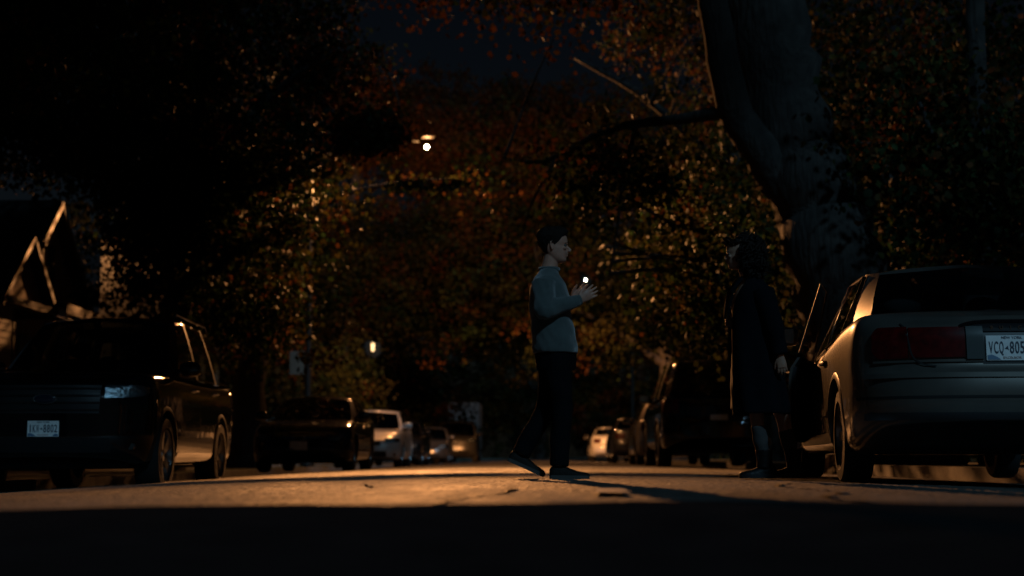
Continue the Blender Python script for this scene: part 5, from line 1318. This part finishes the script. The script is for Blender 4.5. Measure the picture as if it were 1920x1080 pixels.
# coat: an open shell with lapels and sleeves
secs = crom(np.array([(wz(776), .135, -.275, .255), (.60, .145, -.25, .24), (.80, .150, -.225, .225), (1.0, .148, -.205, .21), (1.2, .142, -.185, .212), (1.32, .120, -.165, .212), (1.385, .085, -.12, .155), (1.425, .055, -.08, .095), (1.445, .045, -.07, .08)]), 5)
G = []; n = 44
for z, xf, xb, hw in secs:
    c, r = (xf + xb) / 2, (xf - xb) / 2; op = float(np.interp(z, [.4, .8, 1.05, 1.2, 1.32, 1.42], [.42, .34, .30, .42, .75, 1.15])); row = []
    fold = float(np.interp(z, [.4, .9, 1.2], [.016, .006, .0]))
    for k in range(n + 1):
        q = op + (2 * math.pi - 2 * op) * k / n; g = fold * math.sin(7 * q + 2 * z)
        row.append((c + (r + g) * math.copysign(abs(math.cos(q)) ** .85, math.cos(q)), (hw + g) * math.copysign(abs(math.sin(q)) ** .85, math.sin(q)), z))
    G.append(row)
co = MB().grid(G).obj('coat', COAT, wom, True, angle=0)
sd = co.modifiers.new('t', 'SOLIDIFY'); sd.thickness = .010; sd.offset = -1; baked(co)
sl = MB(); limb(sl, arm_pts(NS, NE, (NW[0], NW[1], NW[2] + .01)), [.086, .076, .066, .06, .056]); limb(sl, arm_pts(XS, XE, XW), [.084, .074, .062, .054, .047])
fuse(sl, 'sleeve', COAT, co, .010, 3, .004, 1.0, 2.2)
for sg in (1, -1):   # lapels
    MB().prism([(.065, sg * .085, 1.425), (.128, sg * .115, 1.33), (.158, sg * .085, 1.13), (.150, sg * .135, 1.22), (.118, sg * .165, 1.335), (.05, sg * .12, 1.41)], (.012, sg * .006, 0.003)).obj('lapel', COAT, co)
MB().tube([(.05, -.085, 1.43), (-.03, -.085, 1.46), (-.08, 0, 1.47), (-.03, .085, 1.46), (.05, .085, 1.43)], [.014, .022, .026, .022, .014], 10).obj('collar', COAT, co, True, angle=0)
for nm, K_, A_, lo, hi in (('sock', NK, NA, .16, 1.0), ('sock', XK, XA, .30, 1.0)):
    m = MB(); a = tuple(lerp(K_[i], A_[i], lo) for i in range(3)); mid_ = tuple(lerp(K_[i], A_[i], .45) for i in range(3))
    limb(m, [a, mid_, tuple(lerp(K_[i], A_[i], .75) for i in range(3)), A_], [.053, .054, .046, .046]); fuse(m, nm, SOCK, wom, .008, 2, .0035, 1.6, 3)
for A_, y, ex in ((NA, .095, 0), (XA, -.095, .0)):
    sh_ = shoe(wom, (A_[0] - .085, .0), (A_[0] + .175, .0), 0, y, BOOT, .048, .1, True)
    m = MB(); limb(m, [(A_[0], y, A_[2] - .03), (A_[0] - .004, y, A_[2] + .04), (A_[0] + .0, y, A_[2] + .10)], [(.052, .052), (.054, .054), (.060, .060)]); m.obj('shaft', BOOT, sh_, True, angle=0)
# curly hair: a lumpy mass with many small ringlets
rng = np.random.default_rng(5); hm = MB()
cH = WM @ Vector((-.27, 0, .53)); rad = np.array([.125, .145, .128])
hm2 = MB(); hm2.ball(cH, tuple(rad * np.array([.74, .80, .86])), 24, 16); hm2.ball(cH + Vector((-.02, 0, -.085)), (.095, .125, .10), 20, 12)
cnt = 0
while cnt < 300:
    d = rng.normal(0, 1, 3); d /= np.linalg.norm(d)
    p = np.array(cH) + d * rad * rng.uniform(.86, 1.02)
    if rng.random() < .35: p = np.array(cH) + np.array([-.02, 0, -.085]) + d * np.array([.105, .135, .11])
    q = WM.inverted() @ Vector(p)
    if q.x > -.02 and q.z < .84: continue          # keeps the face clear
    if q.z < -.30: continue
    cnt += 1
    dn = Vector((d[0] * .4, d[1] * .4, -0.55 + d[2] * .4)).normalized(); s1 = dn.orthogonal().normalized(); s2 = dn.cross(s1); L = rng.uniform(.05, .10); rr = rng.uniform(.009, .016); ph = rng.uniform(0, 6)
    pts = [Vector(p) + dn * L * (t - .4) + (s1 * math.cos(ph + 9 * t) + s2 * math.sin(ph + 9 * t)) * rr for t in np.linspace(0, 1, 9)]
    hm.tube(pts, [.004, .0075, .0085, .009, .009, .0085, .008, .007, .003], 6)
for k in range(13):                                     # loose curls over the forehead
    a = rng.uniform(-1, 1); p = WM @ Vector((.30 + .14 * (1 - a * a) + rng.uniform(-.05, .03), a * .30, .86 + rng.uniform(-.07, .09))); ph = rng.uniform(0, 6)
    hm.tube([p + Vector((.012 * math.cos(ph + 8 * t) - .03 * t + .01, .012 * math.sin(ph + 8 * t), .035 - .05 * t)) for t in np.linspace(0, 1, 8)], [.004, .007, .008, .008, .008, .007, .006, .003], 6)
hv = hm2.obj('hair', HAIR_W, wom, True, angle=0); dsp = None
hm.obj('curls', HAIR_W, hv, True, angle=0)['kind'] = 'stuff'
for sg in (1, -1):
    MB().tube([WM @ Vector((.39, sg * .06, .585)), WM @ Vector((.40, sg * .14, .60)), WM @ Vector((.335, sg * .23, .58))], [.0025, .004, .0025], 6).obj('eyebrow', HAIR_W, wom, True)
    MB().ball(WM @ Vector((.335, sg * .145, .505)), .0112, 10, 8).obj('eye', EYE, wom, True)

# ------------------------------------------------------------------ small things on the road
LEAFB = mat('dry_leaf', (0.10, 0.05, 0.022), 0.75)
def fallen_leaf(x, y, rz, sc, label):
    m = MB(); pts = []
    for k in range(16):
        q = 2 * math.pi * k / 16; r = (.05 if k % 2 == 0 else .027) * (1.25 if 3 < k < 13 else .9); pts.append((r * math.cos(q), r * math.sin(q), .006 + .02 * abs(math.sin(q * 1.5)) + .010 * math.cos(2 * q)))
    m.add([(0, 0, .008)] + pts, [(0, k + 1, (k + 1) % 16 + 1) for k in range(16)])
    o = m.obj('fallen_leaf', LEAFB, smooth=True); o.location = (x, y, gz(x) + .002); o.rotation_euler = (0.1, 0.12, rz); o.scale = (sc,) * 3
    tag(o, label, 'leaf')
    MB().tube([(.05, 0, .012), (.085, .01, .022)], [.002, .0015], 5).obj('stalk', LEAFB, o)
fallen_leaf(-.775, 7.05, .5, .55, 'dry curled leaf lying on the bright road, left of the man')
